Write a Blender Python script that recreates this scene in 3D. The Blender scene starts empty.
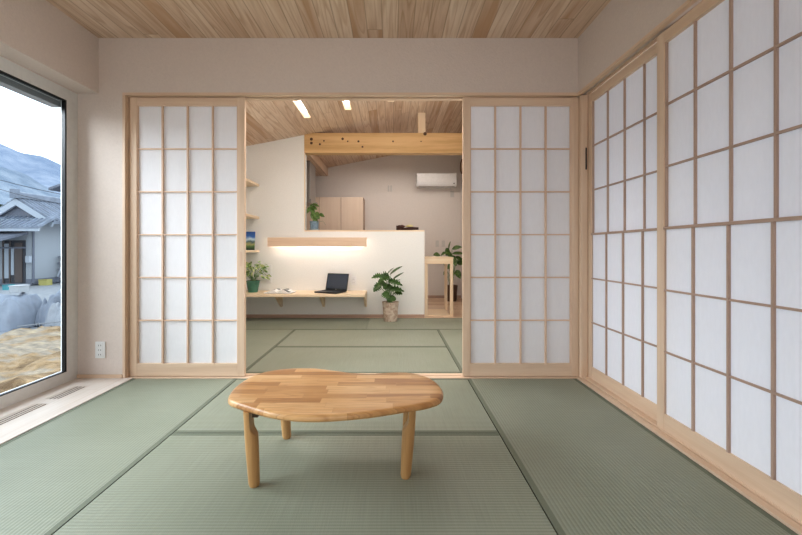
import bpy, bmesh, math, random
from mathutils import Vector, Matrix, Euler
R = random.Random(7)
SC = bpy.context.scene
COL = SC.collection
PI = math.pi
E = 0.924          # eye height
WORLD = {}         # object name -> world offset of its origin (unrotated things)

# ------------------------------------------------------------------ objects
def tag(o, label=None, cat=None, group=None, kind=None):
    if label: o['label'] = label
    if cat: o['category'] = cat
    if group: o['group'] = group
    if kind: o['kind'] = kind
    return o

def thing(name, label, cat, loc=(0, 0, 0), rotz=0, group=None):
    o = bpy.data.objects.new(name, None)
    COL.objects.link(o)
    o.empty_display_size = 0.1
    o.location = loc
    o.rotation_euler = (0, 0, rotz)
    WORLD[o.name] = Vector((0, 0, 0)) if rotz else Vector(loc)
    return tag(o, label, cat, group)

def obj(name, bm, mat, parent=None, smooth=False, origin=None):
    """bm in world coordinates (or in the thing's own frame when the thing is turned)"""
    off = Vector((0, 0, 0))
    if parent is not None:
        off = WORLD[parent.name].copy()
        loc = Vector((0, 0, 0))
    else:
        if origin is None:
            xs = [v.co for v in bm.verts]
            lo = Vector([min(c[i] for c in xs) for i in range(3)])
            hi = Vector([max(c[i] for c in xs) for i in range(3)])
            origin = Vector(((lo.x + hi.x) / 2, (lo.y + hi.y) / 2, lo.z))
        off = Vector(origin)
        loc = off.copy()
    for v in bm.verts:
        v.co -= off
    bmesh.ops.recalc_face_normals(bm, faces=bm.faces)
    me = bpy.data.meshes.new(name)
    bm.to_mesh(me); bm.free()
    if smooth:
        for p in me.polygons: p.use_smooth = True
    for m in (mat if isinstance(mat, (list, tuple)) else [mat]):
        me.materials.append(m)
    o = bpy.data.objects.new(name, me)
    COL.objects.link(o)
    o.location = loc
    if parent is not None: o.parent = parent
    WORLD[o.name] = off
    return o

def struct(name, bm, mat, parent=None, smooth=False):
    o = obj(name, bm, mat, parent, smooth)
    if parent is None: o['kind'] = 'structure'
    return o

def smooth_by_angle(o, deg=35):
    me = o.data
    for p in me.polygons: p.use_smooth = True
    b = bmesh.new(); b.from_mesh(me)
    for e in b.edges:
        if len(e.link_faces) == 2 and e.calc_face_angle(0) > math.radians(deg): e.smooth = False
    b.to_mesh(me); b.free()
    return o

# ------------------------------------------------------------------ shapes
def box(bm, x0, x1, y0, y1, z0, z1, bev=0.0, M=None):
    t = bmesh.new()
    bmesh.ops.create_cube(t, size=1)
    for v in t.verts:
        v.co = Vector(((x0 + x1) / 2 + v.co.x * (x1 - x0), (y0 + y1) / 2 + v.co.y * (y1 - y0), (z0 + z1) / 2 + v.co.z * (z1 - z0)))
    if bev > 0:
        bmesh.ops.bevel(t, geom=t.edges[:], offset=bev, segments=2, affect='EDGES', profile=0.6)
    merge(bm, t, M)
    return bm

def merge(bm, t, M=None):
    if M is not None: bmesh.ops.transform(t, matrix=M, verts=t.verts)
    mp = {}
    for v in t.verts: mp[v] = bm.verts.new(v.co)
    for f in t.faces:
        try:
            nf = bm.faces.new([mp[v] for v in f.verts]); nf.material_index = f.material_index
        except ValueError: pass
    t.free()

def B(*a, bev=0.0):
    bm = bmesh.new()
    if isinstance(a[0], (list, tuple)):
        for q in a: box(bm, *q, bev=bev)
    else: box(bm, *a, bev=bev)
    return bm

def lathe(bm, prof, c=(0, 0, 0), n=32, cap=True):
    rings = []
    for r, z in prof:
        rings.append([bm.verts.new((c[0] + r * math.cos(2 * PI * i / n), c[1] + r * math.sin(2 * PI * i / n), c[2] + z)) for i in range(n)])
    for a, b in zip(rings, rings[1:]):
        for i in range(n):
            bm.faces.new((a[i], a[(i + 1) % n], b[(i + 1) % n], b[i]))
    if cap:
        bm.faces.new(rings[0]); bm.faces.new(rings[-1])
    return bm

def tube(bm, pts, r, n=8):
    pts = [Vector(p) for p in pts]
    rr = r if isinstance(r, (list, tuple)) else [r] * len(pts)
    rings = []
    for i, p in enumerate(pts):
        d = (pts[min(i + 1, len(pts) - 1)] - pts[max(i - 1, 0)]).normalized()
        up = Vector((0, 0, 1)) if abs(d.z) < 0.95 else Vector((1, 0, 0))
        a = d.cross(up).normalized(); b = d.cross(a)
        rings.append([bm.verts.new(p + rr[i] * (a * math.cos(2 * PI * k / n) + b * math.sin(2 * PI * k / n))) for k in range(n)])
    for a, b in zip(rings, rings[1:]):
        for k in range(n):
            bm.faces.new((a[k], a[(k + 1) % n], b[(k + 1) % n], b[k]))
    bm.faces.new(rings[0]); bm.faces.new(rings[-1])
    return bm

def prism(bm, poly, axis, a0, a1):
    """poly: 2-D points in the two other axes (x,z for axis y / y,z for axis x / x,y for axis z)"""
    def P(p, a):
        if axis == 'y': return (p[0], a, p[1])
        if axis == 'x': return (a, p[0], p[1])
        return (p[0], p[1], a)
    u = [bm.verts.new(P(p, a0)) for p in poly]
    w = [bm.verts.new(P(p, a1)) for p in poly]
    n = len(poly)
    for i in range(n): bm.faces.new((u[i], u[(i + 1) % n], w[(i + 1) % n], w[i]))
    bm.faces.new(u); bm.faces.new(w)
    return bm

# ------------------------------------------------------------------ materials
def new_mat(name):
    m = bpy.data.materials.new(name); m.use_nodes = True
    nt = m.node_tree; nt.nodes.clear()
    out = nt.nodes.new('ShaderNodeOutputMaterial')
    p = nt.nodes.new('ShaderNodeBsdfPrincipled')
    nt.links.new(p.outputs[0], out.inputs[0])
    return m, nt, p, out

def N(nt, t, **kw):
    n = nt.nodes.new(t)
    for k, v in kw.items():
        if k.startswith('i_'):
            key = k[2:]
            key = int(key) if key.isdigit() else key.replace('_', ' ')
            n.inputs[key].default_value = v
        else: setattr(n, k, v)
    return n

def ramp(nt, fac, stops):
    r = nt.nodes.new('ShaderNodeValToRGB')
    el = r.color_ramp.elements
    while len(el) < len(stops): el.new(0.5)
    for e, (p, c) in zip(el, stops):
        e.position = p; e.color = (*c, 1) if len(c) == 3 else c
    nt.links.new(fac, r.inputs[0])
    return r

def math_(nt, op, a, b=None):
    n = nt.nodes.new('ShaderNodeMath'); n.operation = op
    for i, v in enumerate((a, b)):
        if v is None: continue
        if isinstance(v, (int, float)): n.inputs[i].default_value = v
        else: nt.links.new(v, n.inputs[i])
    return n.outputs[0]

def mix_(nt, fac, a, b, mode='MIX'):
    n = nt.nodes.new('ShaderNodeMix'); n.data_type = 'RGBA'; n.blend_type = mode
    for i, v in ((0, fac), (6, a), (7, b)):
        if isinstance(v, (int, float)): n.inputs[i].default_value = v
        elif isinstance(v, tuple): n.inputs[i].default_value = (*v, 1) if len(v) == 3 else v
        else: nt.links.new(v, n.inputs[i])
    return n.outputs[2]

def bump(nt, p, h, strength, dist=0.002):
    b = N(nt, 'ShaderNodeBump', i_Strength=strength, i_Distance=dist)
    nt.links.new(h, b.inputs['Height']); nt.links.new(b.outputs[0], p.inputs['Normal'])

def plain(name, c, rough=0.5, metal=0.0, spec=0.5, noise=0.0, nscale=30):
    m, nt, p, out = new_mat(name)
    p.inputs['Base Color'].default_value = (*c, 1)
    p.inputs['Roughness'].default_value = rough
    p.inputs['Metallic'].default_value = metal
    p.inputs['Specular IOR Level'].default_value = spec
    tc = N(nt, 'ShaderNodeTexCoord')
    n = N(nt, 'ShaderNodeTexNoise', i_Scale=nscale, i_Detail=3.0)
    nt.links.new(tc.outputs['Object'], n.inputs['Vector'])
    k = max(noise, 0.03)
    r = ramp(nt, n.outputs[0], [(0.3, tuple(v * (1 - k) for v in c)), (0.7, tuple(min(1, v * (1 + k)) for v in c))])
    nt.links.new(r.outputs[0], p.inputs['Base Color'])
    return m

def wood(name, axis, light, dark, rough=0.5, contrast=1.0, scale=1.0, spec=0.35):
    """straight-grained timber, grain running along the given local axis"""
    m, nt, p, out = new_mat(name)
    tc = N(nt, 'ShaderNodeTexCoord'); oi = N(nt, 'ShaderNodeObjectInfo')
    mp = N(nt, 'ShaderNodeMapping')
    s = [22 * scale] * 3; s['xyz'.index(axis)] = 1.1 * scale
    mp.inputs['Scale'].default_value = s
    nt.links.new(tc.outputs['Object'], mp.inputs[0])
    n1 = N(nt, 'ShaderNodeTexNoise', noise_dimensions='4D', i_Scale=1.0, i_Detail=4.0, i_Distortion=0.6)
    nt.links.new(mp.outputs[0], n1.inputs['Vector'])
    nt.links.new(math_(nt, 'MULTIPLY', oi.outputs['Random'], 30.0), n1.inputs['W'])
    n2 = N(nt, 'ShaderNodeTexNoise', noise_dimensions='4D', i_Scale=7.0, i_Detail=2.0)
    nt.links.new(mp.outputs[0], n2.inputs['Vector'])
    f = math_(nt, 'ADD', math_(nt, 'MULTIPLY', n1.outputs[0], 0.75), math_(nt, 'MULTIPLY', n2.outputs[0], 0.25))
    h = 0.16 / contrast
    r = ramp(nt, f, [(0.5 - h, dark), (0.5 + h, light)])
    nt.links.new(r.outputs[0], p.inputs['Base Color'])
    p.inputs['Roughness'].default_value = rough
    p.inputs['Specular IOR Level'].default_value = spec
    bump(nt, p, f, 0.15, 0.001)
    return m

def boards(name, width, length, stops, gap=(0.25, 0.15, 0.08), red=(0.40, 0.20, 0.10), redp=0.1, grain=1.0, run='y', rough=0.5, gapw=0.035, spec=0.3, cathedral=0.5):
    """tongue-and-groove boards with figured grain, running along local x or y"""
    m, nt, p, out = new_mat(name)
    tc = N(nt, 'ShaderNodeTexCoord'); sep = N(nt, 'ShaderNodeSeparateXYZ')
    nt.links.new(tc.outputs['Object'], sep.inputs[0])
    a, b = (sep.outputs[0], sep.outputs[1]) if run == 'y' else (sep.outputs[1], sep.outputs[0])
    u = math_(nt, 'DIVIDE', a, width)
    row = math_(nt, 'FLOOR', u); fu = math_(nt, 'SUBTRACT', u, row)
    wr = N(nt, 'ShaderNodeTexWhiteNoise', noise_dimensions='1D'); nt.links.new(row, wr.inputs['W'])
    v = math_(nt, 'ADD', math_(nt, 'DIVIDE', b, length), math_(nt, 'MULTIPLY', wr.outputs[0], 7.3))
    col = math_(nt, 'FLOOR', v); fv = math_(nt, 'SUBTRACT', v, col)
    cmb = N(nt, 'ShaderNodeCombineXYZ'); nt.links.new(row, cmb.inputs[0]); nt.links.new(col, cmb.inputs[1])
    wn = N(nt, 'ShaderNodeTexWhiteNoise', noise_dimensions='3D'); nt.links.new(cmb.outputs[0], wn.inputs['Vector'])
    rnd = wn.outputs[0]
    sc = N(nt, 'ShaderNodeSeparateColor'); nt.links.new(wn.outputs[1], sc.inputs[0])
    base = ramp(nt, rnd, stops).outputs[0]
    # grain: stretched noise, own W per board; cathedral figure from distorted bands
    gv = N(nt, 'ShaderNodeCombineXYZ')
    nt.links.new(math_(nt, 'MULTIPLY', a, 1.0 / width), gv.inputs[0])
    nt.links.new(math_(nt, 'MULTIPLY', b, 0.07 / width), gv.inputs[1])
    nt.links.new(math_(nt, 'MULTIPLY', rnd, 50.0), gv.inputs[2])
    n1 = N(nt, 'ShaderNodeTexNoise', i_Scale=0.9, i_Detail=1.0); nt.links.new(gv.outputs[0], n1.inputs['Vector'])
    rings = math_(nt, 'FRACT', math_(nt, 'ADD', math_(nt, 'MULTIPLY', n1.outputs[0], 9.0), math_(nt, 'MULTIPLY', fu, cathedral)))
    n2 = N(nt, 'ShaderNodeTexNoise', i_Scale=6.0, i_Detail=3.0); nt.links.new(gv.outputs[0], n2.inputs['Vector'])
    g = ramp(nt, rings, [(0.0, (1, 1, 1)), (0.6, (0.95, 0.93, 0.90)), (0.9, (0.78, 0.68, 0.58)), (1.0, (0.95, 0.93, 0.90))]).outputs[0]
    c = mix_(nt, 0.75 * grain, base, g, 'MULTIPLY')
    n2r = ramp(nt, n2.outputs[0], [(0.35, (0.82, 0.77, 0.72)), (0.6, (1, 1, 1))]).outputs[0]
    c = mix_(nt, 0.6 * grain, c, n2r, 'MULTIPLY')
    # heartwood streaks on some boards
    hs = N(nt, 'ShaderNodeTexNoise', i_Scale=1.3, i_Detail=1.0); nt.links.new(gv.outputs[0], hs.inputs['Vector'])
    hb = math_(nt, 'MULTIPLY', math_(nt, 'LESS_THAN', sc.outputs[1], redp), 1.0)
    hf = math_(nt, 'MULTIPLY', hb, ramp(nt, hs.outputs[0], [(0.42, (0.15, 0.15, 0.15)), (0.56, (0.85, 0.85, 0.85))]).outputs[0])
    c = mix_(nt, hf, c, red)
    e = math_(nt, 'LESS_THAN', math_(nt, 'MINIMUM', fu, math_(nt, 'SUBTRACT', 1.0, fu)), gapw)
    e2 = math_(nt, 'LESS_THAN', math_(nt, 'MULTIPLY', math_(nt, 'MINIMUM', fv, math_(nt, 'SUBTRACT', 1.0, fv)), length / width), gapw)
    e = math_(nt, 'MAXIMUM', e, e2)
    c = mix_(nt, math_(nt, 'MULTIPLY', e, 0.55), c, gap)
    nt.links.new(c, p.inputs['Base Color'])
    p.inputs['Roughness'].default_value = rough
    p.inputs['Specular IOR Level'].default_value = spec
    bump(nt, p, math_(nt, 'SUBTRACT', n2.outputs[0], e), 0.25, 0.002)
    return m

def plaster(name, c, bumpy=0.35, scale=70):
    m, nt, p, out = new_mat(name)
    tc = N(nt, 'ShaderNodeTexCoord')
    n = N(nt, 'ShaderNodeTexNoise', i_Scale=scale, i_Detail=4.0, i_Roughness=0.6)
    nt.links.new(tc.outputs['Object'], n.inputs['Vector'])
    v = N(nt, 'ShaderNodeTexVoronoi', i_Scale=scale * 1.3)
    nt.links.new(tc.outputs['Object'], v.inputs['Vector'])
    r = ramp(nt, n.outputs[0], [(0.3, tuple(x * 0.95 for x in c)), (0.7, c)])
    nt.links.new(r.outputs[0], p.inputs['Base Color'])
    p.inputs['Roughness'].default_value = 0.95
    p.inputs['Specular IOR Level'].default_value = 0.15
    bump(nt, p, math_(nt, 'ADD', n.outputs[0], math_(nt, 'MULTIPLY', v.outputs[0], 0.6)), bumpy, 0.004)
    return m

def tatami(name, run, c=(0.315, 0.335, 0.265)):
    """igusa rush weave; run = axis the mat is long in (ribs cross it, threads show as rows)"""
    m, nt, p, out = new_mat(name)
    tc = N(nt, 'ShaderNodeTexCoord'); sep = N(nt, 'ShaderNodeSeparateXYZ')
    nt.links.new(tc.outputs['Object'], sep.inputs[0])
    a, b = (sep.outputs[0], sep.outputs[1]) if run == 'x' else (sep.outputs[1], sep.outputs[0])
    # a: along the mat, b: across the mat.  Warp ridges run across... spaced along b in photo rows
    rib = math_(nt, 'SINE', math_(nt, 'MULTIPLY', b, 2 * PI / 0.015))
    rib = math_(nt, 'ADD', math_(nt, 'MULTIPLY', rib, 0.5), 0.5)
    th = math_(nt, 'SINE', math_(nt, 'ADD', math_(nt, 'MULTIPLY', a, 2 * PI / 0.006), math_(nt, 'MULTIPLY', math_(nt, 'FLOOR', math_(nt, 'DIVIDE', b, 0.015)), PI)))
    th = math_(nt, 'ADD', math_(nt, 'MULTIPLY', th, 0.5), 0.5)
    mp = N(nt, 'ShaderNodeMapping'); mp.inputs['Scale'].default_value = (4, 160, 1) if run == 'y' else (160, 4, 1)
    nt.links.new(tc.outputs['Object'], mp.inputs[0])
    n = N(nt, 'ShaderNodeTexNoise', i_Scale=1.0, i_Detail=3.0); nt.links.new(mp.outputs[0], n.inputs['Vector'])
    n2 = N(nt, 'ShaderNodeTexNoise', i_Scale=3.0, i_Detail=2.0); nt.links.new(tc.outputs['Object'], n2.inputs['Vector'])
    base = ramp(nt, n.outputs[0], [(0.3, tuple(x * 0.94 for x in c)), (0.7, tuple(x * 1.05 for x in c))]).outputs[0]
    base = mix_(nt, 0.5, base, ramp(nt, n2.outputs[0], [(0.35, (0.85, 0.88, 0.84)), (0.65, (1, 1, 1))]).outputs[0], 'MULTIPLY')
    base = mix_(nt, 0.75, base, ramp(nt, rib, [(0.0, (0.72, 0.74, 0.70)), (0.5, (1, 1, 1))]).outputs[0], 'MULTIPLY')
    nt.links.new(base, p.inputs['Base Color'])
    p.inputs['Roughness'].default_value = 0.5
    p.inputs['Specular IOR Level'].default_value = 0.55
    bump(nt, p, math_(nt, 'ADD', rib, math_(nt, 'MULTIPLY', th, 0.35)), 0.5, 0.0015)
    return m

def staves(name):
    """edge-glued solid stave top: short strips along x in mixed honey tones"""
    return boards(name, 0.047, 0.26, [(0.0, (0.46, 0.225, 0.08)), (0.3, (0.60, 0.33, 0.135)), (0.65, (0.70, 0.42, 0.19)), (1.0, (0.77, 0.51, 0.265))],
                  gap=(0.50, 0.28, 0.13), red=(0.38, 0.17, 0.06), redp=0.2, grain=0.95, run='x', rough=0.30, gapw=0.02, spec=0.5, cathedral=0.2)

CL, CD = (0.82, 0.645, 0.495), (0.71, 0.525, 0.385)     # hinoki frame timber
M = {}
for ax in 'xyz':
    M['frame_' + ax] = wood('hinoki_' + ax, ax, CL, CD)
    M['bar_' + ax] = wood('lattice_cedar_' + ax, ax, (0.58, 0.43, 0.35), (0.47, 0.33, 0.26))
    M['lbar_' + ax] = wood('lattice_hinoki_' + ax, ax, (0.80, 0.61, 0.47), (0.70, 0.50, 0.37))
    M['pale_' + ax] = wood('pale_pine_' + ax, ax, (0.90, 0.76, 0.58), (0.80, 0.62, 0.43))
M['beam'] = wood('beam_pine', 'x', (0.76, 0.53, 0.28), (0.58, 0.37, 0.17), contrast=1.3, scale=0.6)
M['leg'] = wood('table_leg_wood', 'z', (0.62, 0.38, 0.17), (0.46, 0.25, 0.095), rough=0.35, spec=0.5)
M['ceil'] = boards('cedar_ceiling_boards', 0.105, 3.6, [(0.0, (0.70, 0.525, 0.395)), (0.5, (0.77, 0.605, 0.475)), (1.0, (0.84, 0.69, 0.56))], redp=0.16, red=(0.55, 0.34, 0.20), gap=(0.40, 0.26, 0.16))
M['woodfloor'] = boards('pine_floor_boards', 0.12, 1.8, [(0.0, (0.66, 0.47, 0.33)), (1.0, (0.80, 0.62, 0.47))], redp=0.1, red=(0.55, 0.34, 0.2), run='x', rough=0.35)
M['strip'] = boards('white_oiled_floor_boards', 0.13, 2.4, [(0.0, (0.73, 0.655, 0.60)), (1.0, (0.77, 0.70, 0.645))], redp=0.0, grain=0.3, run='y', rough=0.4, gap=(0.66, 0.57, 0.5))
M['wall'] = plaster('warm_plaster', (0.755, 0.665, 0.61))
M['wallback'] = plaster('white_wallpaper', (0.86, 0.86, 0.84), 0.12)
M['wallfar'] = plaster('beige_wallpaper', (0.77, 0.72, 0.68), 0.1)
M['tat_y'] = tatami('tatami_along_y', 'y')
M['tat_x'] = tatami('tatami_along_x', 'x')
M['heri'] = plain('cloth_border_green', (0.175, 0.195, 0.145), 0.75, noise=0.12, nscale=300)
M['staves'] = staves('honey_stave_top')
M['white'] = plain('white_plastic', (0.82, 0.82, 0.82), 0.35)
M['upvc'] = plain('white_window_frame', (0.74, 0.73, 0.71), 0.5)
M['black'] = plain('black_plastic', (0.012, 0.013, 0.016), 0.35)
M['dark'] = plain('dark_shadow_void', (0.03, 0.025, 0.02), 0.9)
M['grey'] = plain('mid_grey_metal', (0.30, 0.31, 0.33), 0.5, 0.3)
M['steel'] = plain('stainless_hood', (0.42, 0.40, 0.38), 0.35, 0.7)
M['lacegrey'] = plain('light_grey_plastic', (0.62, 0.60, 0.57), 0.5)
M['soil'] = plain('potting_soil', (0.05, 0.035, 0.025), 0.95, noise=0.4, nscale=80)
M['brass'] = plain('dark_bronze', (0.10, 0.07, 0.05), 0.4, 0.6)
M['vent'] = plain('vent_shadow_brown', (0.13, 0.07, 0.045), 0.8)
M['hole'] = plain('plug_slot', (0.12, 0.11, 0.10), 0.7)

def paper_mat():
    m, nt, p, out = new_mat('shoji_paper')
    tc = N(nt, 'ShaderNodeTexCoord')
    mp = N(nt, 'ShaderNodeMapping'); mp.inputs['Scale'].default_value = (60, 60, 14)
    nt.links.new(tc.outputs['Object'], mp.inputs[0])
    n = N(nt, 'ShaderNodeTexNoise', i_Scale=1.5, i_Detail=4.0); nt.links.new(mp.outputs[0], n.inputs['Vector'])
    r = ramp(nt, n.outputs[0], [(0.3, (0.94, 0.92, 0.935)), (0.7, (0.97, 0.95, 0.965))])
    nt.links.new(r.outputs[0], p.inputs['Base Color'])
    p.inputs['Roughness'].default_value = 0.9; p.inputs['Specular IOR Level'].default_value = 0.2
    tr = N(nt, 'ShaderNodeBsdfTranslucent'); tr.inputs[0].default_value = (0.80, 0.86, 0.96, 1)
    mx = N(nt, 'ShaderNodeMixShader', i_0=0.16)
    nt.links.new(p.outputs[0], mx.inputs[1]); nt.links.new(tr.outputs[0], mx.inputs[2]); nt.links.new(mx.outputs[0], out.inputs[0])
    return m
M['paper'] = paper_mat()

def glass_mat():
    m, nt, p, out = new_mat('window_glass')
    t = N(nt, 'ShaderNodeBsdfTransparent'); t.inputs[0].default_value = (0.93, 0.97, 0.98, 1)
    g = N(nt, 'ShaderNodeBsdfGlossy'); g.inputs['Roughness'].default_value = 0.0
    fr = N(nt, 'ShaderNodeFresnel', i_IOR=1.15)
    mx = N(nt, 'ShaderNodeMixShader')
    nt.links.new(fr.outputs[0], mx.inputs[0]); nt.links.new(t.outputs[0], mx.inputs[1]); nt.links.new(g.outputs[0], mx.inputs[2])
    nt.links.new(mx.outputs[0], out.inputs[0])
    return m
M['glass'] = glass_mat()

def emit(name, c, s):
    m, nt, p, out = new_mat(name)
    p.inputs['Base Color'].default_value = (*c, 1)
    p.inputs['Emission Color'].default_value = (*c, 1); p.inputs['Emission Strength'].default_value = s
    return m

def leafmat(name, dark, light, variegate=None):
    m, nt, p, out = new_mat(name)
    tc = N(nt, 'ShaderNodeTexCoord')
    n = N(nt, 'ShaderNodeTexNoise', i_Scale=25.0, i_Detail=2.0); nt.links.new(tc.outputs['Object'], n.inputs['Vector'])
    st = [(0.35, dark), (0.65, light)]
    if variegate: st = [(0.3, dark), (0.48, light), (0.6, variegate)]
    r = ramp(nt, n.outputs[0], st)
    nt.links.new(r.outputs[0], p.inputs['Base Color'])
    p.inputs['Roughness'].default_value = 0.35
    p.inputs['Specular IOR Level'].default_value = 0.5
    return m
M['leaf_dark'] = leafmat('monstera_leaf', (0.028, 0.070, 0.016), (0.09, 0.18, 0.045))
M['leaf_mid'] = leafmat('glossy_leaf', (0.045, 0.10, 0.02), (0.15, 0.25, 0.06))
M['leaf_var'] = leafmat('variegated_leaf', (0.09, 0.20, 0.05), (0.26, 0.42, 0.12), (0.74, 0.78, 0.42))
M['stem'] = plain('green_stem', (0.13, 0.24, 0.09), 0.5)

# ================================================================== FRONT ROOM SHELL
WY = 2.75            # front face of the partition wall
CZ = 2.431           # ceiling
NEAR = -1.3          # behind the camera
struct('floor', B(-2.36, 1.60, NEAR - 0.1, 5.15, -0.20, -0.05), M['woodfloor'])
# ceiling
struct('ceiling', B(-2.36, 1.60, NEAR - 0.1, WY + 0.05, CZ, CZ + 0.06), M['ceil'])
# partition wall: left pier (with alcove), header
JL, JR, HZ = -1.905, 1.362, 2.022
bm = B((-2.36, JL - 0.018, WY, WY + 0.10, -0.05, CZ + 0.55), (JL - 0.018, 1.60, WY, WY + 0.10, HZ + 0.018, CZ + 0.55))
struct('wall_front', bm, M['wall'])
# timber lining of the wide opening
def groove_head(x0, x1):
    return B((x0, x1, WY - 0.004, WY + 0.022, HZ, HZ + 0.018), (x0, x1, WY + 0.03, WY + 0.058, HZ + 0.010, HZ + 0.018),
             (x0, x1, WY + 0.064, WY + 0.104, HZ, HZ + 0.018))
struct('trim_1', groove_head(JL - 0.018, 1.345), M['frame_x'])
bm = B((JL - 0.018, JL, WY - 0.004, WY + 0.024, 0, HZ), (JL - 0.018, JL + 0.004, WY + 0.024, WY + 0.060, 0, HZ), (JL - 0.018, JL, WY + 0.060, WY + 0.104, 0, HZ), bev=0.001)
struct('trim_2', bm, M['frame_z'])
bm = B((1.349, 1.395, WY - 0.006, WY + 0.104, 0, HZ), bev=0.0015)
struct('trim_3', bm, M['frame_z'])
# sill of the opening
bm = B((-1.905, 1.349, WY - 0.004, WY + 0.022, -0.05, 0.003), (-1.905, 1.349, WY + 0.022, WY + 0.062, -0.05, 0.000), (-1.905, 1.349, WY + 0.062, WY + 0.106, -0.05, 0.003))
struct('trim_4', bm, M['frame_x'])
# right wall: header above the screens, piece behind
RX = 1.329
bm = B((RX, 1.46, 1.143, WY, HZ + 0.018, CZ), (RX, 1.46, NEAR, 1.143, -0.05, CZ))
struct('wall_right', bm, M['wall'])
bm = B((RX - 0.004, RX + 0.022, 1.144, WY - 0.006, HZ, HZ + 0.018), (RX + 0.066, RX + 0.074, 1.144, WY - 0.006, HZ, HZ + 0.018), (RX + 0.108, RX + 0.131, 1.144, WY - 0.006, HZ, HZ + 0.018))
struct('trim_5', bm, M['frame_y'])
bm = B((1.317, 1.352, 1.144, WY - 0.006, -0.05, 0.010), (1.352, 1.362, 1.144, WY - 0.006, -0.05, 0.002), (1.362, 1.402, 1.144, WY - 0.006, -0.05, 0.014), (1.402, 1.46, 1.144, WY - 0.006, -0.05, 0.004), bev=0.001)
struct('trim_6', bm, M['frame_y'])
# jamb in the right corner, with the black latch strip on it
struct('trim_7', B(1.395, 1.60, WY + 0.010, WY + 0.104, 0.0, HZ + 0.018, bev=0.0015), M['frame_z'])
# left side: soffit over the window alcove, window wall
SZ = 2.035
struct('wall_left', B((-2.36, -2.245, NEAR, WY, 1.955 + 0.075, CZ), (-2.36, -2.245, NEAR, WY, -0.05, 0.0), (-2.36, -2.245, NEAR, -0.60, 0, 2.03)), M['wall'])
struct('wall_left', B(-2.245, -2.096, NEAR, WY, SZ, CZ), M['wall'])
struct('wall_rear', B(-2.36, 1.46, NEAR - 0.1, NEAR, -0.05, CZ), M['wall'])
# timber floor strip under the window, with two slots cut for the vents
VX0, VX1 = -2.125, -2.035
V = [(2.36, 2.58), (2.00, 2.29)]
segs = [(-2.245, VX0, NEAR, WY, -0.05, 0.004), (VX1, -1.849, NEAR, WY, -0.05, 0.004), (VX0, VX1, NEAR, V[1][0], -0.05, 0.004), (VX0, VX1, V[1][1], V[0][0], -0.05, 0.004), (VX0, VX1, V[0][1], WY, -0.05, 0.004)]
struct('floor', B(*segs), M['strip'])
for i, (a, b) in enumerate(V):
    t = thing('floor_vent', ['timber floor vent grille in the window-side floorboards, nearer the back wall', 'timber floor vent grille in the window-side floorboards, nearer the viewer'][i], 'vent', (VX0, a, -0.045), group='slatted floor vents under the window')
    obj('vent_dark_backing', B(VX0, VX1, a, b, -0.048, 0.0002), M['vent'], t)  # near-flush block, its dark brown paints the shade between the slats
    n = 4
    for k in range(n):
        x = VX0 + 0.009 + (VX1 - VX0 - 0.018) * k / (n - 1)
        obj('slat', B(x - 0.0055, x + 0.0055, a, b, 0.0003, 0.003), M['strip'], t)
# small baseboards
struct('baseboard_front', B(-2.245, JL - 0.020, WY - 0.008, WY, 0.004, 0.028), M['frame_x'])

# window -------------------------------------------------
W = thing('window_1', None, None, (-2.245, 1.0, 0.0)); W['kind'] = 'structure'
wy0, wy1, wz0, wz1 = -0.50, 2.657, 0.078, 1.950
X0 = -2.245
bm = B((X0 - 0.03, X0, wy1, WY, 0.0, 2.03), (X0 - 0.03, X0, -0.60, wy0, 0.0, 2.03), (X0 - 0.03, X0, wy0, wy1, 0.0, wz0), (X0 - 0.03, X0, wy0, wy1, wz1, 2.03), (X0 - 0.09, X0 - 0.03, wy1 + 0.06, WY, 0.0, 2.03))
obj('window_frame', bm, M['upvc'], W)
bm = B((X0 - 0.024, X0 - 0.001, wy1 - 0.012, wy1 + 0.001, wz0, wz1), (X0 - 0.022, X0 - 0.001, wy0, wy0 + 0.008, wz0, wz1), (X0 - 0.022, X0 - 0.001, wy0, wy1, wz0 - 0.001, wz0 + 0.006), (X0 - 0.022, X0 - 0.001, wy0, wy1, wz1 - 0.006, wz1 + 0.001))
obj('glazing_gasket', bm, M['black'], W)
obj('glass_pane', B(X0 - 0.020, X0 - 0.014, wy0 + 0.004, wy1 - 0.004, wz0 + 0.004, wz1 - 0.004), M['glass'], W)
bm = B((X0 - 0.034, X0 - 0.024, wy1 - 0.008, wy1 + 0.01, wz0, wz1), (X0 - 0.034, X0 - 0.024, wy0, wy1, wz0 - 0.004, wz0 + 0.005))
obj('spacer_bar', bm, M['white'], W)
# roller housing seen through the head of the glass
obj('roller_shade', B(X0 - 0.10, X0 - 0.036, wy0, wy1 + 0.0, wz1 - 0.050, wz1 + 0.06), M['grey'], W)
obj('roller_highlight', tube(bmesh.new(), [(X0 - 0.032, wy0, wz1 - 0.012), (X0 - 0.032, wy1 - 0.02, wz1 - 0.012)], 0.002, 6), M['white'], W)  # thin white tube modelled as the highlight along the roller housing

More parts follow.
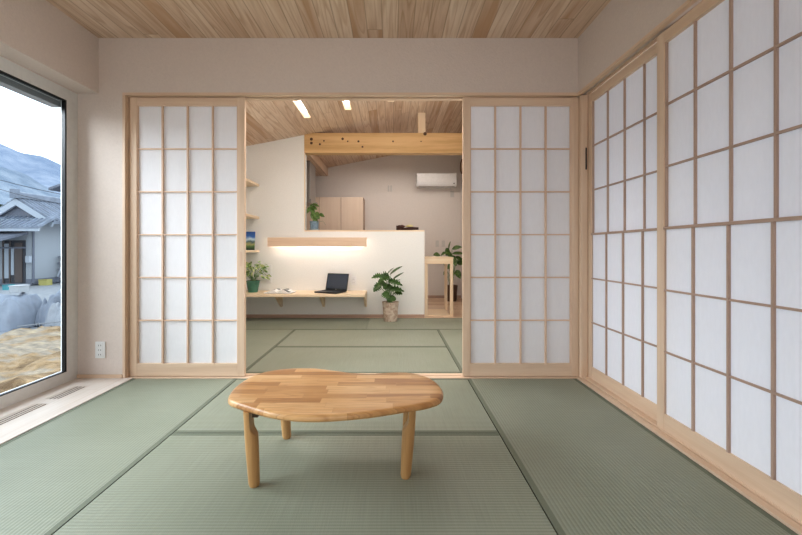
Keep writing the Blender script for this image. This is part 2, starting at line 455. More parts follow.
# outlet on the pier
def plate(name, label, cat, x, z, y, w, h, ny=-1, slots=2, col='white', group=None):
    t = thing(name, label, cat, (x, y, z), group=group)
    obj('plate', B(x - w / 2, x + w / 2, y - 0.008, y, z - h / 2, z + h / 2, bev=0.003), M[col], t)
    if slots:
        for k in range(slots):
            zz = z + (k - (slots - 1) / 2) * h / (slots + 0.6)
            obj('socket' if 'outlet' in name else 'rocker', B(x - w * 0.3, x + w * 0.3, y - 0.0105, y - 0.0075, zz - h * 0.15, zz + h * 0.15, bev=0.001), M['lacegrey' if col != 'white' else 'white'], t)
            if 'outlet' in name:
                obj('slot', B((x - 0.009, x - 0.006, y - 0.0112, y - 0.010, zz - 0.005, zz + 0.005), (x + 0.006, x + 0.009, y - 0.0112, y - 0.010, zz - 0.005, zz + 0.005)), M['hole'], t)
    return t
plate('wall_outlet', 'white wall outlet low on the plaster pier beside the window', 'outlet', -2.08, 0.205, WY, 0.07, 0.118, slots=3)
# latch on the right jamb
t = thing('door_latch', 'slim black metal latch strip in the corner beside the right wall screens', 'latch', (1.381, WY - 0.0105, 1.68))
obj('latch_plate', B(1.376, 1.387, WY - 0.009, WY - 0.006, 1.49, 1.87, bev=0.001), M['frame_z'], t)
obj('latch_bolt', B(1.377, 1.386, WY - 0.013, WY - 0.009, 1.49, 1.645, bev=0.001), M['black'], t)

# ================================================================== TATAMI
def mat_(x0, x1, y0, y1, run, label, group, endborders=False):
    t = thing('tatami_mat', label, 'tatami mat', ((x0 + x1) / 2, (y0 + y1) / 2, -0.05), group=group)
    g = 0.0020
    x0 += g; x1 -= g; y0 += g; y1 -= g
    obj('woven_surface', B(x0, x1, y0, y1, -0.05, 0.0), M['tat_' + run], t)
    hw = 0.024
    if run == 'y':
        e = [(x0, x0 + hw, y0, y1, -0.0495, 0.0008), (x1 - hw, x1, y0, y1, -0.0495, 0.0008)]
    else:
        e = [(x0, x1, y0, y0 + hw, -0.0495, 0.0008), (x0, x1, y1 - hw, y1, -0.0495, 0.0008)]
    for q in e: obj('cloth_border', B(*q, bev=0.0006), M['heri'], t)
SL, SR = -1.10, 0.536
GF = 'tatami mats of the front room'
mat_(-1.847, SL, 1.10, WY - 0.006, 'y', 'green tatami mat beside the window floorboards, laid lengthwise', GF)
mat_(SR, 1.316, 1.10, WY - 0.006, 'y', 'green tatami mat along the right wall shoji screens', GF)
mat_(SL, SR, 1.933, WY - 0.006, 'x', 'crosswise green tatami mat between the wide opening and the table', GF)
mat_(SL, SR, 1.10, 1.933, 'x', 'crosswise green tatami mat under the front legs of the table', GF)
mat_(-1.847, SL, -0.55, 1.10, 'y', 'green tatami mat nearest the viewer on the window side', GF)
mat_(SR, 1.316, -0.55, 1.10, 'y', 'green tatami mat nearest the viewer on the right side', GF)
mat_(SL, SR, 0.28, 1.10, 'x', 'crosswise green tatami mat in front of the table, nearest the viewer', GF)
mat_(SL, SR, -0.55, 0.28, 'x', 'crosswise green tatami mat behind the viewer', GF)
bm = B(-1.847, 1.329, NEAR, -0.552, -0.05, 0.0)
struct('floor', bm, M['strip'])
GB = 'tatami mats of the back room'
mat_(-2.08, -1.10, 2.868, 4.42, 'y', 'green tatami mat in the back room below the left side shelves', GB)
mat_(-1.10, 0.515, 2.868, 3.64, 'x', 'crosswise green tatami mat just beyond the sill of the opening', GB)
mat_(-1.10, 0.515, 3.64, 4.42, 'x', 'crosswise green tatami mat second beyond the sill', GB)
mat_(0.515, 1.30, 2.868, 4.42, 'y', 'green tatami mat in the back room behind the right partition screen', GB)
mat_(-2.08, -0.295, 4.42, 5.155, 'x', 'shaded green tatami mat under the wall desk', GB)
mat_(-0.295, 1.30, 4.42, 5.155, 'x', 'green tatami mat under the marbled plant pot', GB)

# ================================================================== SHOJI
def make_shoji(label, loc, rotz, w, group, pull=None, yukimi=False):
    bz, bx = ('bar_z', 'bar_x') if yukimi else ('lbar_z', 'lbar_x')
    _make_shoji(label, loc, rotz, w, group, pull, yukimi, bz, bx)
def _make_shoji(label, loc, rotz, w, group, pull, yukimi, bz, bx):
    """local frame: x along the width from 0 to w, front face at y=0 looking to -y, z up"""
    t = thing('shoji_screen', label, 'shoji screen', loc, rotz, group)
    WORLD[t.name] = Vector((0, 0, 0))
    st, dp = 0.052, 0.030
    z0, z1, pz0, pz1 = 0.004, 2.018, 0.098, 1.958
    for a, b in ((0, st), (w - st, w)):
        o = obj('stile', B(a, b, 0, dp, z0, z1, bev=0.002), M['frame_z'], t)
    obj('top_rail', B(st, w - st, 0.001, dp - 0.001, pz1, z1 - 0.002, bev=0.0015), M['frame_x'], t)
    obj('bottom_rail', B(st, w - st, 0.001, dp - 0.001, z0, pz0, bev=0.0015), M['frame_x'], t)
    obj('inner_frame', B((st, st + 0.006, 0.006, dp - 0.004, pz0, pz1), (w - st - 0.006, w - st, 0.006, dp - 0.004, pz0, pz1)), M[bz], t)
    ph = (pz1 - pz0) / 6
    obj('paper', B(st, w - st, 0.0185, 0.0195, pz0 + (3 * ph if yukimi else 0), pz1), M['paper'], t); pw = (w - 2 * st) / 4
    for k in range(1, 4):
        x = st + pw * k
        if not yukimi:
            obj('lattice_bar', B(x - 0.0055, x + 0.0055, 0.0035, 0.018, pz0, pz1), M[bz], t)
        else:
            obj('lattice_bar', B(x - 0.0048, x + 0.0048, 0.0085, 0.018, pz0 + 3 * ph, pz1), M[bz], t)
            obj('lattice_bar', B(x - 0.0048, x + 0.0048, -0.002, 0.008, pz0, pz0 + 3 * ph), M[bz], t)
    for k in range(1, 6):
        z = pz0 + ph * k
        if yukimi and k == 3:
            obj('middle_rail', B(st + .001, w - st - .001, -0.005, 0.018, z - 0.0065, z + 0.007, bev=0.001), M[bx], t)
        elif yukimi and k < 3:
            obj('lattice_bar', B(st, w - st, 0.000, 0.008, z - 0.0045, z + 0.0045), M[bx], t)
        else:
            obj('lattice_bar', B(st, w - st, 0.007, 0.018, z - 0.0045, z + 0.0045), M[bx], t)
    if yukimi:   # lower paper of the sliding sash sits further forward
        obj('sash_paper', B(st, w - st, 0.0085, 0.0093, pz0, pz0 + 3 * ph), M['paper'], t)
    if pull is not None:
        x = 0.026 if pull == 'a' else w - 0.026
        h = obj('recessed_pull', B(x - 0.008, x + 0.008, -0.0012, 0.002, 0.80, 0.905, bev=0.001), M[bz], t)
    return t
make_shoji('paper shoji screen closing the left of the opening, beside the window pier', (JL + 0.012, WY + 0.026, 0), 0, 0.830, 'sliding screens of the wide opening', 'b')
make_shoji('paper shoji screen closing the right of the opening, in the room corner', (0.512, WY + 0.026, 0), 0, 0.834, 'sliding screens of the wide opening', 'a')
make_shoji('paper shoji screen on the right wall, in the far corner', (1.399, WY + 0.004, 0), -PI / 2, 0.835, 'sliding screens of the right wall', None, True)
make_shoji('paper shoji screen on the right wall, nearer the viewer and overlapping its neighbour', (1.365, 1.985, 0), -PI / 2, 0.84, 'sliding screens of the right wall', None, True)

# ================================================================== BEAN TABLE
TZ = 0.322
T = thing('low_table', 'bean-shaped low wooden table standing on the front room tatami', 'table', (-0.22, 1.65, 0))
pix = [(227.8,400),(229.5,392),(236,385),(246,378),(259,372.6),(274,369.3),(291,367.6),(307,367.3),(317,367.6),(331,369.2),(346,371.4),(359,372.7),(372,373),(385,372),(398,371.4),(410,372),(421,374),(431,377.5),(438,382.5),(442.5,388),(443.4,393),(441,399),(434,403.5),(424,407.5),(408,411),(391.5,414),(372,416.8),(352.6,419),(330,420.6),(307,421.2),(287,419.8),(268.3,417),(254,413.2),(242.4,408.7),(233,404.5)]
K = (E - TZ) * 385
pix = [(x, y - 5.5 * min(1, max(0, (y - 396) / 16))) for x, y in pix]
poly = [((x - 392) * (K / (y - 249)) / 385, K / (y - 249)) for x, y in pix]
def resample(poly, n):
    out = []; m = len(poly)
    for i in range(n):
        u = i * m / n; k = int(u); f = u - k
        p = [Vector(poly[(k + j) % m]) for j in (-1, 0, 1, 2)]
        out.append(0.5 * ((2 * p[1]) + (-p[0] + p[2]) * f + (2 * p[0] - 5 * p[1] + 4 * p[2] - p[3]) * f * f + (-p[0] + 3 * p[1] - 3 * p[2] + p[3]) * f ** 3))
    for _ in range(3):
        out = [(out[i - 1] + 2 * out[i] + out[(i + 1) % n]) / 4 for i in range(n)]
    return out
oc = resample(poly, 140)
cen = sum((Vector(p) for p in oc), Vector((0, 0))) / len(oc)
bm = bmesh.new(); rings = []
TH = 0.028
for ins, z in ((0.05, 0.0), (0.010, 0.0), (0.004, 0.002), (0.0, 0.008), (0.0, 0.016), (0.004, 0.023), (0.010, 0.0265), (0.016, TH), (0.05, TH)):
    ring = []
    for i, p in enumerate(oc):
        tan = (oc[(i + 1) % 140] - oc[i - 1]).normalized(); nn = Vector((-tan.y, tan.x))
        if nn.dot(cen - p) < 0 and abs(nn.dot((cen - p).normalized())) > 0.15: nn = -nn
        s = 1
        q = p + nn * ins
        ring.append(q)
    rings.append((ring, TZ - TH + z))
# make insets consistent using polygon orientation
area = sum(oc[i].x * oc[(i + 1) % 140].y - oc[(i + 1) % 140].x * oc[i].y for i in range(140))
sg = 1 if area > 0 else -1
vr = []
for (ring, z), ins in zip(rings, (0.05, 0.010, 0.004, 0.0, 0.0, 0.004, 0.010, 0.016, 0.05)):
    vs = []
    for i, p in enumerate(oc):
        tan = (oc[(i + 1) % 140] - oc[i - 1]).normalized(); nn = Vector((-tan.y, tan.x)) * sg
        q = p + nn * ins
        vs.append(bm.verts.new((q.x, q.y, z)))
    vr.append(vs)
for a, b in zip(vr, vr[1:]):
    for i in range(140): bm.faces.new((a[i], a[(i + 1) % 140], b[(i + 1) % 140], b[i]))
bm.faces.new(vr[0]); bm.faces.new(vr[-1])
bmesh.ops.triangulate(bm, faces=[f for f in bm.faces if len(f.verts) > 4])
o = obj('tabletop', bm, M['staves'], T); smooth_by_angle(o, 30)
def leg(bx, by, tx, ty, side):
    bm = bmesh.new(); n = 28
    prof = []
    for k in range(30):
        f = k / 29; z = f * (TZ - TH)
        r = 0.0208 + 0.005 * math.sin(min(1, f * 1.15) * PI * 0.62)
        if f < 0.03: r *= 0.86 + 4.5 * f
        prof.append((r, z, f))
    rr = []
    for r, z, f in prof:
        cx = bx + (tx - bx) * f; cy = by + (ty - by) * f
        vs = []
        for i in range(n):
            a = 2 * PI * i / n
            dx, dy = r * math.cos(a), r * math.sin(a)
            # shaved shoulder near the top on the inner side
            s = max(0, min(1, (f - 0.66) / 0.12)); s = s * s * (3 - 2 * s)
            lim = r * (1 - 0.85 * s)
            if dx * side > lim: dx = side * lim
            vs.append(bm.verts.new((cx + dx, cy + dy, z)))
        rr.append(vs)
    for a, b in zip(rr, rr[1:]):
        for i in range(n): bm.faces.new((a[i], a[(i + 1) % n], b[(i + 1) % n], b[i]))
    bm.faces.new(rr[0]); bm.faces.new(rr[-1])
    o = obj('leg', bm, M['leg'], T); smooth_by_angle(o, 50)
    return o
LEGS = [(-0.538, 1.505, -0.553, 1.500, 1), (0.055, 1.56, 0.073, 1.555, -1), (-0.515, 1.885, -0.54, 1.90, 1), (0.072, 1.885, 0.09, 1.89, -1)]
for L in LEGS:
    leg(*L)
    sx = L[4]; tx, ty = L[2], L[3]
    obj('hinge_bracket', B(tx + sx * 0.012, tx + sx * 0.034, ty - 0.012, ty + 0.012, TZ - TH - 0.022, TZ - TH + 0.001, bev=0.002) if sx > 0 else B(tx - 0.034, tx - 0.012, ty - 0.012, ty + 0.012, TZ - TH - 0.022, TZ - TH + 0.001, bev=0.002), M['brass'], T)

# ================================================================== BACK ROOM SHELL
DY = 5.19; FY = 7.26; LX = -2.10; BXR = 1.302
def cz(x): return 2.694 + 0.196 * x
YB = 2.85
# desk wall: tall part with sloping head + low counter wall
TX = -1.182; LWX = 0.431; LZ = 1.160
bm = bmesh.new()
prism(bm, [(LX - 0.1, -0.05), (LWX, -0.05), (LWX, LZ), (TX, LZ), (TX, cz(TX)), (LX - 0.1, cz(LX - 0.1))], 'y', DY, DY + 0.14)
struct('wall_back', bm, M['wallback'])
# tall pale wood cap and edge trims of the low wall
struct('trim_8', B(TX, LWX + 0.006, DY - 0.004, DY + 0.15, LZ, LZ + 0.018, bev=0.001), M['pale_x'])
struct('trim_9', B(TX, TX + 0.010, DY - 0.003, DY + 0.018, LZ + 0.018, 2.215), M['pale_z'])
struct('trim_10', B(LWX, LWX + 0.010, DY, DY + 0.14, 0, LZ), M['wallfar'])
struct('baseboard_back', B(LX, LWX + 0.006, DY - 0.012, DY, 0.0, 0.042, bev=0.001), M['bar_x'])
struct('wall_left', B(LX - 0.1, LX, YB, FY, -0.05, 2.31), M['wallback'])
struct('wall_right', B(BXR, BXR + 0.1, YB, FY, -0.05, 2.98), M['wallfar'])
bm = bmesh.new(); prism(bm, [(LX - 0.1, -0.05), (BXR + 0.1, -0.05), (BXR + 0.1, cz(BXR + 0.1)), (LX - 0.1, cz(LX - 0.1))], 'y', FY, FY + 0.1)
struct('wall_far', bm, M['wallfar'])
struct('baseboard_far', B(LX, BXR, FY - 0.01, FY, 0.0, 0.05), M['bar_x'])
struct('floor', B(LX - 0.05, BXR + 0.05, 5.157, FY + 0.02, -0.05, 0.0), M['woodfloor'])
# sloping ceiling with three slots
SLOTS = [(-1.055, -0.965), (-0.568, -0.478), (-0.055, 0.035)]
SY0, SY1 = 3.35, 4.60
xs = [LX - 0.1]
for a, b in SLOTS: xs += [a, b]
xs += [BXR + 0.1]
bm = bmesh.new()
def slab(bm, x0, x1, y0, y1, t=0.05):
    v = [bm.verts.new(p) for p in [(x0, y0, cz(x0)), (x1, y0, cz(x1)), (x1, y1, cz(x1)), (x0, y1, cz(x0)), (x0, y0, cz(x0) + t), (x1, y0, cz(x1) + t), (x1, y1, cz(x1) + t), (x0, y1, cz(x0) + t)]]
    for f in ((0, 1, 2, 3), (4, 5, 6, 7), (0, 1, 5, 4), (1, 2, 6, 5), (2, 3, 7, 6), (3, 0, 4, 7)): bm.faces.new([v[i] for i in f])
for i in range(len(xs) - 1):
    if i % 2 == 0: slab(bm, xs[i], xs[i + 1], YB, FY + 0.05)
    else:
        slab(bm, xs[i], xs[i + 1], YB, SY0); slab(bm, xs[i], xs[i + 1], SY1, FY + 0.05)
struct('ceiling', bm, M['ceil'])
M['tubewhite'] = emit('warm_white_diffuser', (0.97, 0.96, 1.0), 4.5)
names = ['leftmost', 'middle', 'rightmost']
for i, (a, b) in enumerate(SLOTS):
    t = thing('slot_light', ['long recessed ceiling light above the desk wall, leftmost of three', 'recessed ceiling light in a wood-lined slot, middle of three', 'recessed ceiling slot light just showing its wooden end, rightmost of three'][i], 'ceiling light', ((a + b) / 2, (SY0 + SY1) / 2, cz(a) + 0.1), group='recessed slot lights in the sloping ceiling')
    zt = cz(b) + 0.075
    obj('wood_lining', B((a, a + 0.008, SY0, SY1, cz(a) - 0.001, zt), (b - 0.008, b, SY0, SY1, cz(b) - 0.001, zt), (a + 0.008, b - 0.008, SY1 - 0.012, SY1, cz(a) + 0.0, zt), (a + 0.008, b - 0.008, SY0, SY0 + 0.012, cz(a), zt)), M['pale_y'], t)
    obj('diffuser', B(a + 0.008, b - 0.008, SY0 + 0.012, SY1 - 0.012, zt - 0.015, zt), M['tubewhite'], t)
# big log-coloured beam + strut
Bm = thing('ceiling_beam', 'thick honey-coloured timber beam spanning above the low counter wall', 'beam', (-0.1, DY + 0.06, 2.218))
o = obj('beam_body', B(TX - 0.001, BXR - 0.002, DY - 0.006, DY + 0.13, 2.218, 2.488, bev=0.006), M['beam'], Bm)
for (px, py, r) in [(a_, b_, 1.45 * c_) for a_, b_, c_ in [(311.5, 139.3, .014), (311.5, 143.2, .013), (320, 144.4, .010), (324, 141, .008), (342.7, 139, .012), (347.8, 141.5, .007), (358.5, 141.5, .010), (362.5, 147, .009), (393, 141.5, .008), (425, 134, .016), (421, 141.5, .006)]]:
    k = DY / 385
    obj('knot', lathe(bmesh.new(), [(r * 0.9, 0), (r, 0.0015), (r * 0.6, 0.003)], n=14).__class__ and (lambda b: (bmesh.ops.rotate(b, verts=b.verts, cent=(0, 0, 0), matrix=Matrix.Rotation(PI / 2, 3, 'X')), bmesh.ops.translate(b, verts=b.verts, vec=((px - 392) * k, DY - 0.0065, E + (249 - py) * k)), b)[-1])(lathe(bmesh.new(), [(r * 0.9, 0), (r, 0.0010), (r * 0.6, 0.0015)], n=14)), M['brown'] if 'brown' in M else M.setdefault('brown', plain('dark_knot', (0.10, 0.045, 0.02), 0.6)), Bm)
obj('strut', B(0.352, 0.452, DY + 0.01, DY + 0.11, 2.487, cz(0.352) + 0.004, bev=0.003), M['pale_z'], Bm)
# dropped boarded ceiling over the kitchen
struct('ceiling', B(LX, -1.207, DY + 0.14, FY, 2.30, 2.455), M['ceil'])

# ================================================================== BACK ROOM FURNITURE
# desk
dz = 0.366; dx1 = -0.336; dyf = 4.735
D = thing('wall_desk', 'long pale pine wall desk holding the laptop and open book', 'desk', (-1.2, DY - 0.001, 0.33))
obj('desktop', B(LX + 0.001, dx1, dyf, DY - 0.001, dz - 0.033, dz, bev=0.003), M['pale_x'], D)
for x in (-1.485, -0.915, -0.352):
    bm = prism(bmesh.new(), [(DY - 0.001, dz - 0.033), (DY - 0.30, dz - 0.033), (DY - 0.27, dz - 0.055), (DY - 0.035, 0.150), (DY - 0.001, 0.150)], 'x', x - 0.014, x + 0.014)
    obj('bracket', bm, M['pale_z'], D)
# shelves
for i, (z, lab) in enumerate([(1.765, 'short pale wood wall shelf, highest of the three at the left'), (1.330, 'short pale wood wall shelf, middle one of three at the left'), (0.880, 'short pale wood wall shelf carrying the picture book')]):
    o = obj('wall_shelf', B(LX + 0.001, -1.787, 4.50, DY - 0.001, z, z + 0.030, bev=0.002), M['pale_y'])
    tag(o, lab, 'shelf', 'short shelves on the side wall')
# picture book leaning
bk = thing('picture_book', 'blue landscape picture book standing on the lowest wall shelf', 'book', (-1.865, 5.03, 0.91), rotz=math.radians(6))
bkm, nt, p, out = new_mat('book_cover_landscape')
tc = N(nt, 'ShaderNodeTexCoord'); sep = N(nt, 'ShaderNodeSeparateXYZ'); nt.links.new(tc.outputs['Object'], sep.inputs[0])
nz = N(nt, 'ShaderNodeTexNoise', i_Scale=14.0, i_Detail=4.0); nt.links.new(tc.outputs['Object'], nz.inputs['Vector'])
hh = math_(nt, 'ADD', math_(nt, 'DIVIDE', sep.outputs[2], 0.25), math_(nt, 'MULTIPLY', math_(nt, 'SUBTRACT', nz.outputs[0], 0.5), 0.35))
r = ramp(nt, hh, [(0.0, (0.02, 0.04, 0.03)), (0.2, (0.10, 0.20, 0.06)), (0.3, (0.35, 0.35, 0.15)), (0.42, (0.05, 0.12, 0.14)), (0.55, (0.55, 0.70, 0.80)), (0.7, (0.04, 0.15, 0.45)), (1.0, (0.02, 0.09, 0.33))])
nt.links.new(r.outputs[0], p.inputs['Base Color']); p.inputs['Roughness'].default_value = 0.3
def lean(bm, ang, z=0.0):
    bmesh.ops.rotate(bm, verts=bm.verts, cent=(0, 0, z), matrix=Matrix.Rotation(ang, 3, 'X')); return bm
obj('cover', lean(B(-0.065, 0.065, 0.0, 0.0025, 0, 0.245), math.radians(-9)), bkm, bk)
obj('page_block', lean(B(-0.060, 0.062, 0.0027, 0.011, 0.003, 0.240), math.radians(-9)), M['white'], bk)
obj('back_cover', lean(B(-0.065, 0.065, 0.0112, 0.0135, 0, 0.245), math.radians(-9)), bkm, bk)

# wall light strip
L = thing('wall_light', 'horizontal pale wood wall light glowing downwards above the desk', 'wall light', (-0.99, DY, 0.96))
obj('wood_cover', B(-1.645, -0.335, 5.085, 5.103, 0.957, 1.076, bev=0.002), M['frame_x'], L)
obj('top_board', B(-1.645, -0.335, 5.103, DY, 1.058, 1.076), M['frame_x'], L)
obj('led_strip', B(-1.60, -0.38, 5.125, 5.150, 1.040, 1.052), emit('warm_led', (1.0, 0.985, 0.96), 15.0), L)

# laptop
hl, hr = Vector((-0.885, 5.115)), Vector((-0.588, 4.985))
u = (hr - hl); lw = u.length; ang = math.atan2(u.y, u.x)
mid = (hl + hr) / 2
LP = thing('laptop', 'open black laptop on the wall desk, angled to the left', 'laptop', (mid.x, mid.y, dz), rotz=ang)
obj('keyboard_base', B(-lw / 2, lw / 2, -0.25, 0.0, 0.0025, 0.020, bev=0.003), M['black'], LP)
kb = bmesh.new()
for r_ in range(5):
    for c_ in range(14):
        x = -lw / 2 + 0.02 + c_ * (lw - 0.04) / 14; y = -0.03 - r_ * 0.0185
        box(kb, x, x + 0.016, y - 0.015, y, 0.020, 0.0215)
obj('keys', kb, plain('laptop_keys', (0.03, 0.03, 0.035), 0.5), LP)
obj('touchpad', B(-0.045, 0.045, -0.205, -0.145, 0.0198, 0.0204), plain('touchpad_grey', (0.05, 0.05, 0.055), 0.3), LP)
Mx = Matrix.Translation((0, 0.0, 0.019)) @ Matrix.Rotation(math.radians(-15), 4, 'X')
bm = bmesh.new(); box(bm, -lw / 2, lw / 2, 0.0, 0.008, 0.0, 0.222, bev=0.002, M=Mx); obj('lid', bm, M['black'], LP)
scr, nt, p, out = new_mat('dark_laptop_screen')
p.inputs['Base Color'].default_value = (0.03, 0.045, 0.075, 1); p.inputs['Roughness'].default_value = 0.12; p.inputs['Specular IOR Level'].default_value = 0.9
bm = bmesh.new(); box(bm, -lw / 2 + 0.012, lw / 2 - 0.012, -0.0008, 0.0006, 0.022, 0.208, M=Mx); obj('screen', bm, scr, LP)
bm = bmesh.new(); box(bm, -0.008, 0.008, -0.0010, 0.0006, 0.008, 0.014, M=Mx); obj('logo_badge', bm, M['lacegrey'], LP)
for s in (-1, 1):
    for y in (-0.2, -0.02):
        obj('rubber_foot', B(s * 0.12 - 0.01, s * 0.12 + 0.01, y - 0.006, y + 0.006, 0, 0.003), M['black'], LP)

# open book
bmk = thing('open_book', 'open white paperback book with dark photos lying on the desk', 'book', (-1.43, 4.93, dz), rotz=math.radians(-4))
def pageblock(s, lift=0.0, t=0.010):
    bm = bmesh.new(); pr = []
    n = 12
    for k in range(n + 1):
        f = k / n; x = s * (0.002 + f * 0.165)
        z = 0.012 + 0.036 * math.sin(min(1, f * 1.3) * PI) * (1 - f * 0.4) + lift
        z = max(z, 0.004 + lift)
        pr.append((x, z))
    lo = [(x, 0.0015) for x, z in pr]
    prism(bm, pr + lo[::-1], 'y', -0.115, 0.115)
    return bm
for s in (-1, 1):
    obj('pages', pageblock(s), plain('book_paper', (0.85, 0.85, 0.84), 0.7), bmk)
    k = 0.004
    bm = bmesh.new()
    for (y0, y1, f0, f1) in ((-0.09, -0.01, 0.30, 0.85), (0.02, 0.09, 0.15, 0.55)):
        pts = []
        for q in range(7):
            f = f0 + (f1 - f0) * q / 6; x = s * (0.002 + f * 0.165)
            z = 0.012 + 0.036 * math.sin(min(1, f * 1.3) * PI) * (1 - f * 0.4)
            pts.append((x, max(z, 0.004) + 0.0008))
        prism(bm, pts + [(x, z - 0.0012) for x, z in pts[::-1]], 'y', y0, y1)
    obj('printed_photo', bm, plain('dark_print', (0.10, 0.11, 0.12), 0.5, noise=0.5, nscale=60), bmk)
obj('book_cover', B(-0.172, 0.172, -0.118, 0.118, 0.0, 0.0018), plain('book_cover_dark', (0.08, 0.08, 0.09), 0.5), bmk)

# outlets in the back room
plate('wall_outlet', 'white wall outlet behind the green pot plant', 'outlet', -1.655, 0.585, DY, 0.075, 0.25, slots=3)
plate('wall_outlet', 'white wall outlet just right of the laptop', 'outlet', -0.517, 0.495, DY, 0.070, 0.115, slots=2)
for i, px in enumerate((437.2, 443.3)):
    plate('wall_switch', ['small light switch above the timber stand, left of the pair', 'small light switch above the timber stand, right of the pair'][i], 'switch', (px - 392) * FY / 385, E + 5.3 * FY / 385, FY, 0.062, 0.12, slots=1, col='lacegrey', group='pair of wall switches')
for i, px in enumerate((388.6, 391.2)):
    plate('wall_switch', ['narrow grey control plate on the far wall, left one', 'narrow grey control plate on the far wall, right one'][i], 'switch', (px - 392) * FY / 385, E + 60.5 * FY / 385, FY, 0.032, 0.115, slots=1, col='lacegrey', group='pair of narrow control plates')

# ---- plants ----
def leaf(bm, base, d, length, width, droop=0.3, lobes=0, n=10, roll=0.0, fold=0.25):
    d = Vector(d).normalized()
    up = Vector((0, 0, 1))
    side = d.cross(up)
    if side.length < 1e-3: side = Vector((1, 0, 0))
    side.normalize(); nrm = side.cross(d).normalized()
    q = Matrix.Rotation(roll, 3, d); side = q @ side; nrm = q @ nrm
    mid = []; L = []; Rr = []
    for k in range(n + 1):
        f = k / n
        c = Vector(base) + d * (length * f) - up * (droop * length * f * f)
        w = width * 0.5 * (math.sin(PI * min(1, f ** 0.75)) ** 0.85 if f < 1 else 0)
        if lobes and 0 < k < n and (k % 2 == 0): w *= 0.50
        mid.append(bm.verts.new(c))
        back = d * (-0.18 * length * (1 - f)) if lobes else Vector((0, 0, 0))
        L.append(bm.verts.new(c + side * w + nrm * (fold * w) + back * (w / (width * .5 + 1e-6))))
        Rr.append(bm.verts.new(c - side * w + nrm * (fold * w) + back * (w / (width * .5 + 1e-6))))
    for k in range(n):
        bm.faces.new((mid[k], mid[k + 1], L[k + 1], L[k])); bm.faces.new((mid[k], Rr[k], Rr[k + 1], mid[k + 1]))

def pot(name_parent, c, r0, r1, h, mat, rim=0.006, wall=0.010, saucer=None):
    bm = lathe(bmesh.new(), [(r0 * 0.96, 0), (r0, 0.006), (r0 + (r1 - r0) * 0.5, h * 0.5), (r1, h - 0.012), (r1 + rim * 0.5, h - 0.008), (r1 + rim * 0.5, h - 0.002), (r1, h), (r1 - wall, h - 0.001), (r1 - wall - 0.002, h - 0.03), (0.01, h - 0.031)], c, 40)
    o = obj('pot', bm, mat, name_parent); smooth_by_angle(o, 40)
    o = obj('soil', lathe(bmesh.new(), [(r1 - wall - 0.0025, h - 0.029), (r1 - wall - 0.003, h - 0.018), (0.005, h - 0.012)], c, 24), M['soil'], name_parent)

# marbled pot, monstera
mm, nt, p, out = new_mat('marbled_terracotta')
tc = N(nt, 'ShaderNodeTexCoord')
n1 = N(nt, 'ShaderNodeTexNoise', i_Scale=14.0, i_Detail=5.0, i_Distortion=1.6); nt.links.new(tc.outputs['Object'], n1.inputs['Vector'])
r = ramp(nt, n1.outputs[0], [(0.35, (0.44, 0.31, 0.24)), (0.5, (0.60, 0.49, 0.40)), (0.62, (0.68, 0.59, 0.50))])
nt.links.new(r.outputs[0], p.inputs['Base Color']); p.inputs['Roughness'].default_value = 0.85
P1 = thing('potted_monstera', 'split-leaf plant in a marbled beige pot on the tatami by the low wall', 'potted plant', (-0.02, 4.955, 0.0))
c = Vector((-0.02, 4.955, 0.0))
pot(P1, c, 0.086, 0.105, 0.248, mm)
YP = 4.95; kk = YP / 385
def pp(px, py, dy=0.0): return Vector(((px - 392) * (YP + dy) / 385, YP + dy, E + (249 - py) * (YP + dy) / 385))
# (leaf base px, tip px, width m, depth offset)
LV = [((391, 274), (402.5, 267), 0.050, 0.02, 0.1), ((394, 278.5), (403.5, 274.5), 0.030, 0.04, 0.0), ((386.5, 275.5), (394, 268.5), 0.10, -0.03, 0.1), ((388, 276), (380, 279), 0.125, -0.05, 0.3),
      ((381, 276), (372.5, 277.5), 0.085, 0.0, 0.2), ((384, 283), (375, 288), 0.125, -0.04, 0.25), ((389.5, 281.5), (401, 284), 0.115, -0.03, 0.25), ((390, 289.5), (403, 290), 0.120, -0.06, 0.25),
      ((384, 293), (388.5, 298.5), 0.095, -0.08, 0.1), ((385, 288), (392, 287), 0.07, -0.02, 0.1), ((395, 298), (388, 301), 0.07, -0.05, 0.1), ((384, 282), (383.5, 287.5), 0.075, -0.05, 0.2), ((386, 279), (381, 274.5), 0.08, -0.02, 0.2), ((379, 286), (374.5, 290.5), 0.09, -0.05, 0.2), ((396, 283), (400, 279.5), 0.09, -0.01, 0.2), ((396, 291), (401.5, 293.5), 0.09, -0.05, 0.2)]
fb = bmesh.new(); sb = bmesh.new()
for i, (a, b, w, dy, dr) in enumerate(LV):
    A = pp(*a, dy); Bp = pp(*b, dy - 0.06)
    d = Bp - A
    leaf(fb, A - d * 0.12, d + Vector((0, 0, 0.15 * d.length)), d.length * 1.25, w * 1.35, dr, lobes=1 if w > 0.08 else 0, n=12, roll=math.copysign(0.75, d.x) + R.uniform(-0.35, 0.35))
    root = c + Vector((R.uniform(-.03, .03), R.uniform(-.03, .03), 0.225))
    m1 = (root + A) / 2 + Vector((R.uniform(-.01, .01), 0, 0.03))
    tube(sb, [root, m1, A], [0.005, 0.0042, 0.003], 6)
obj('foliage', fb, M['leaf_dark'], P1); obj('stems', sb, M['stem'], P1)

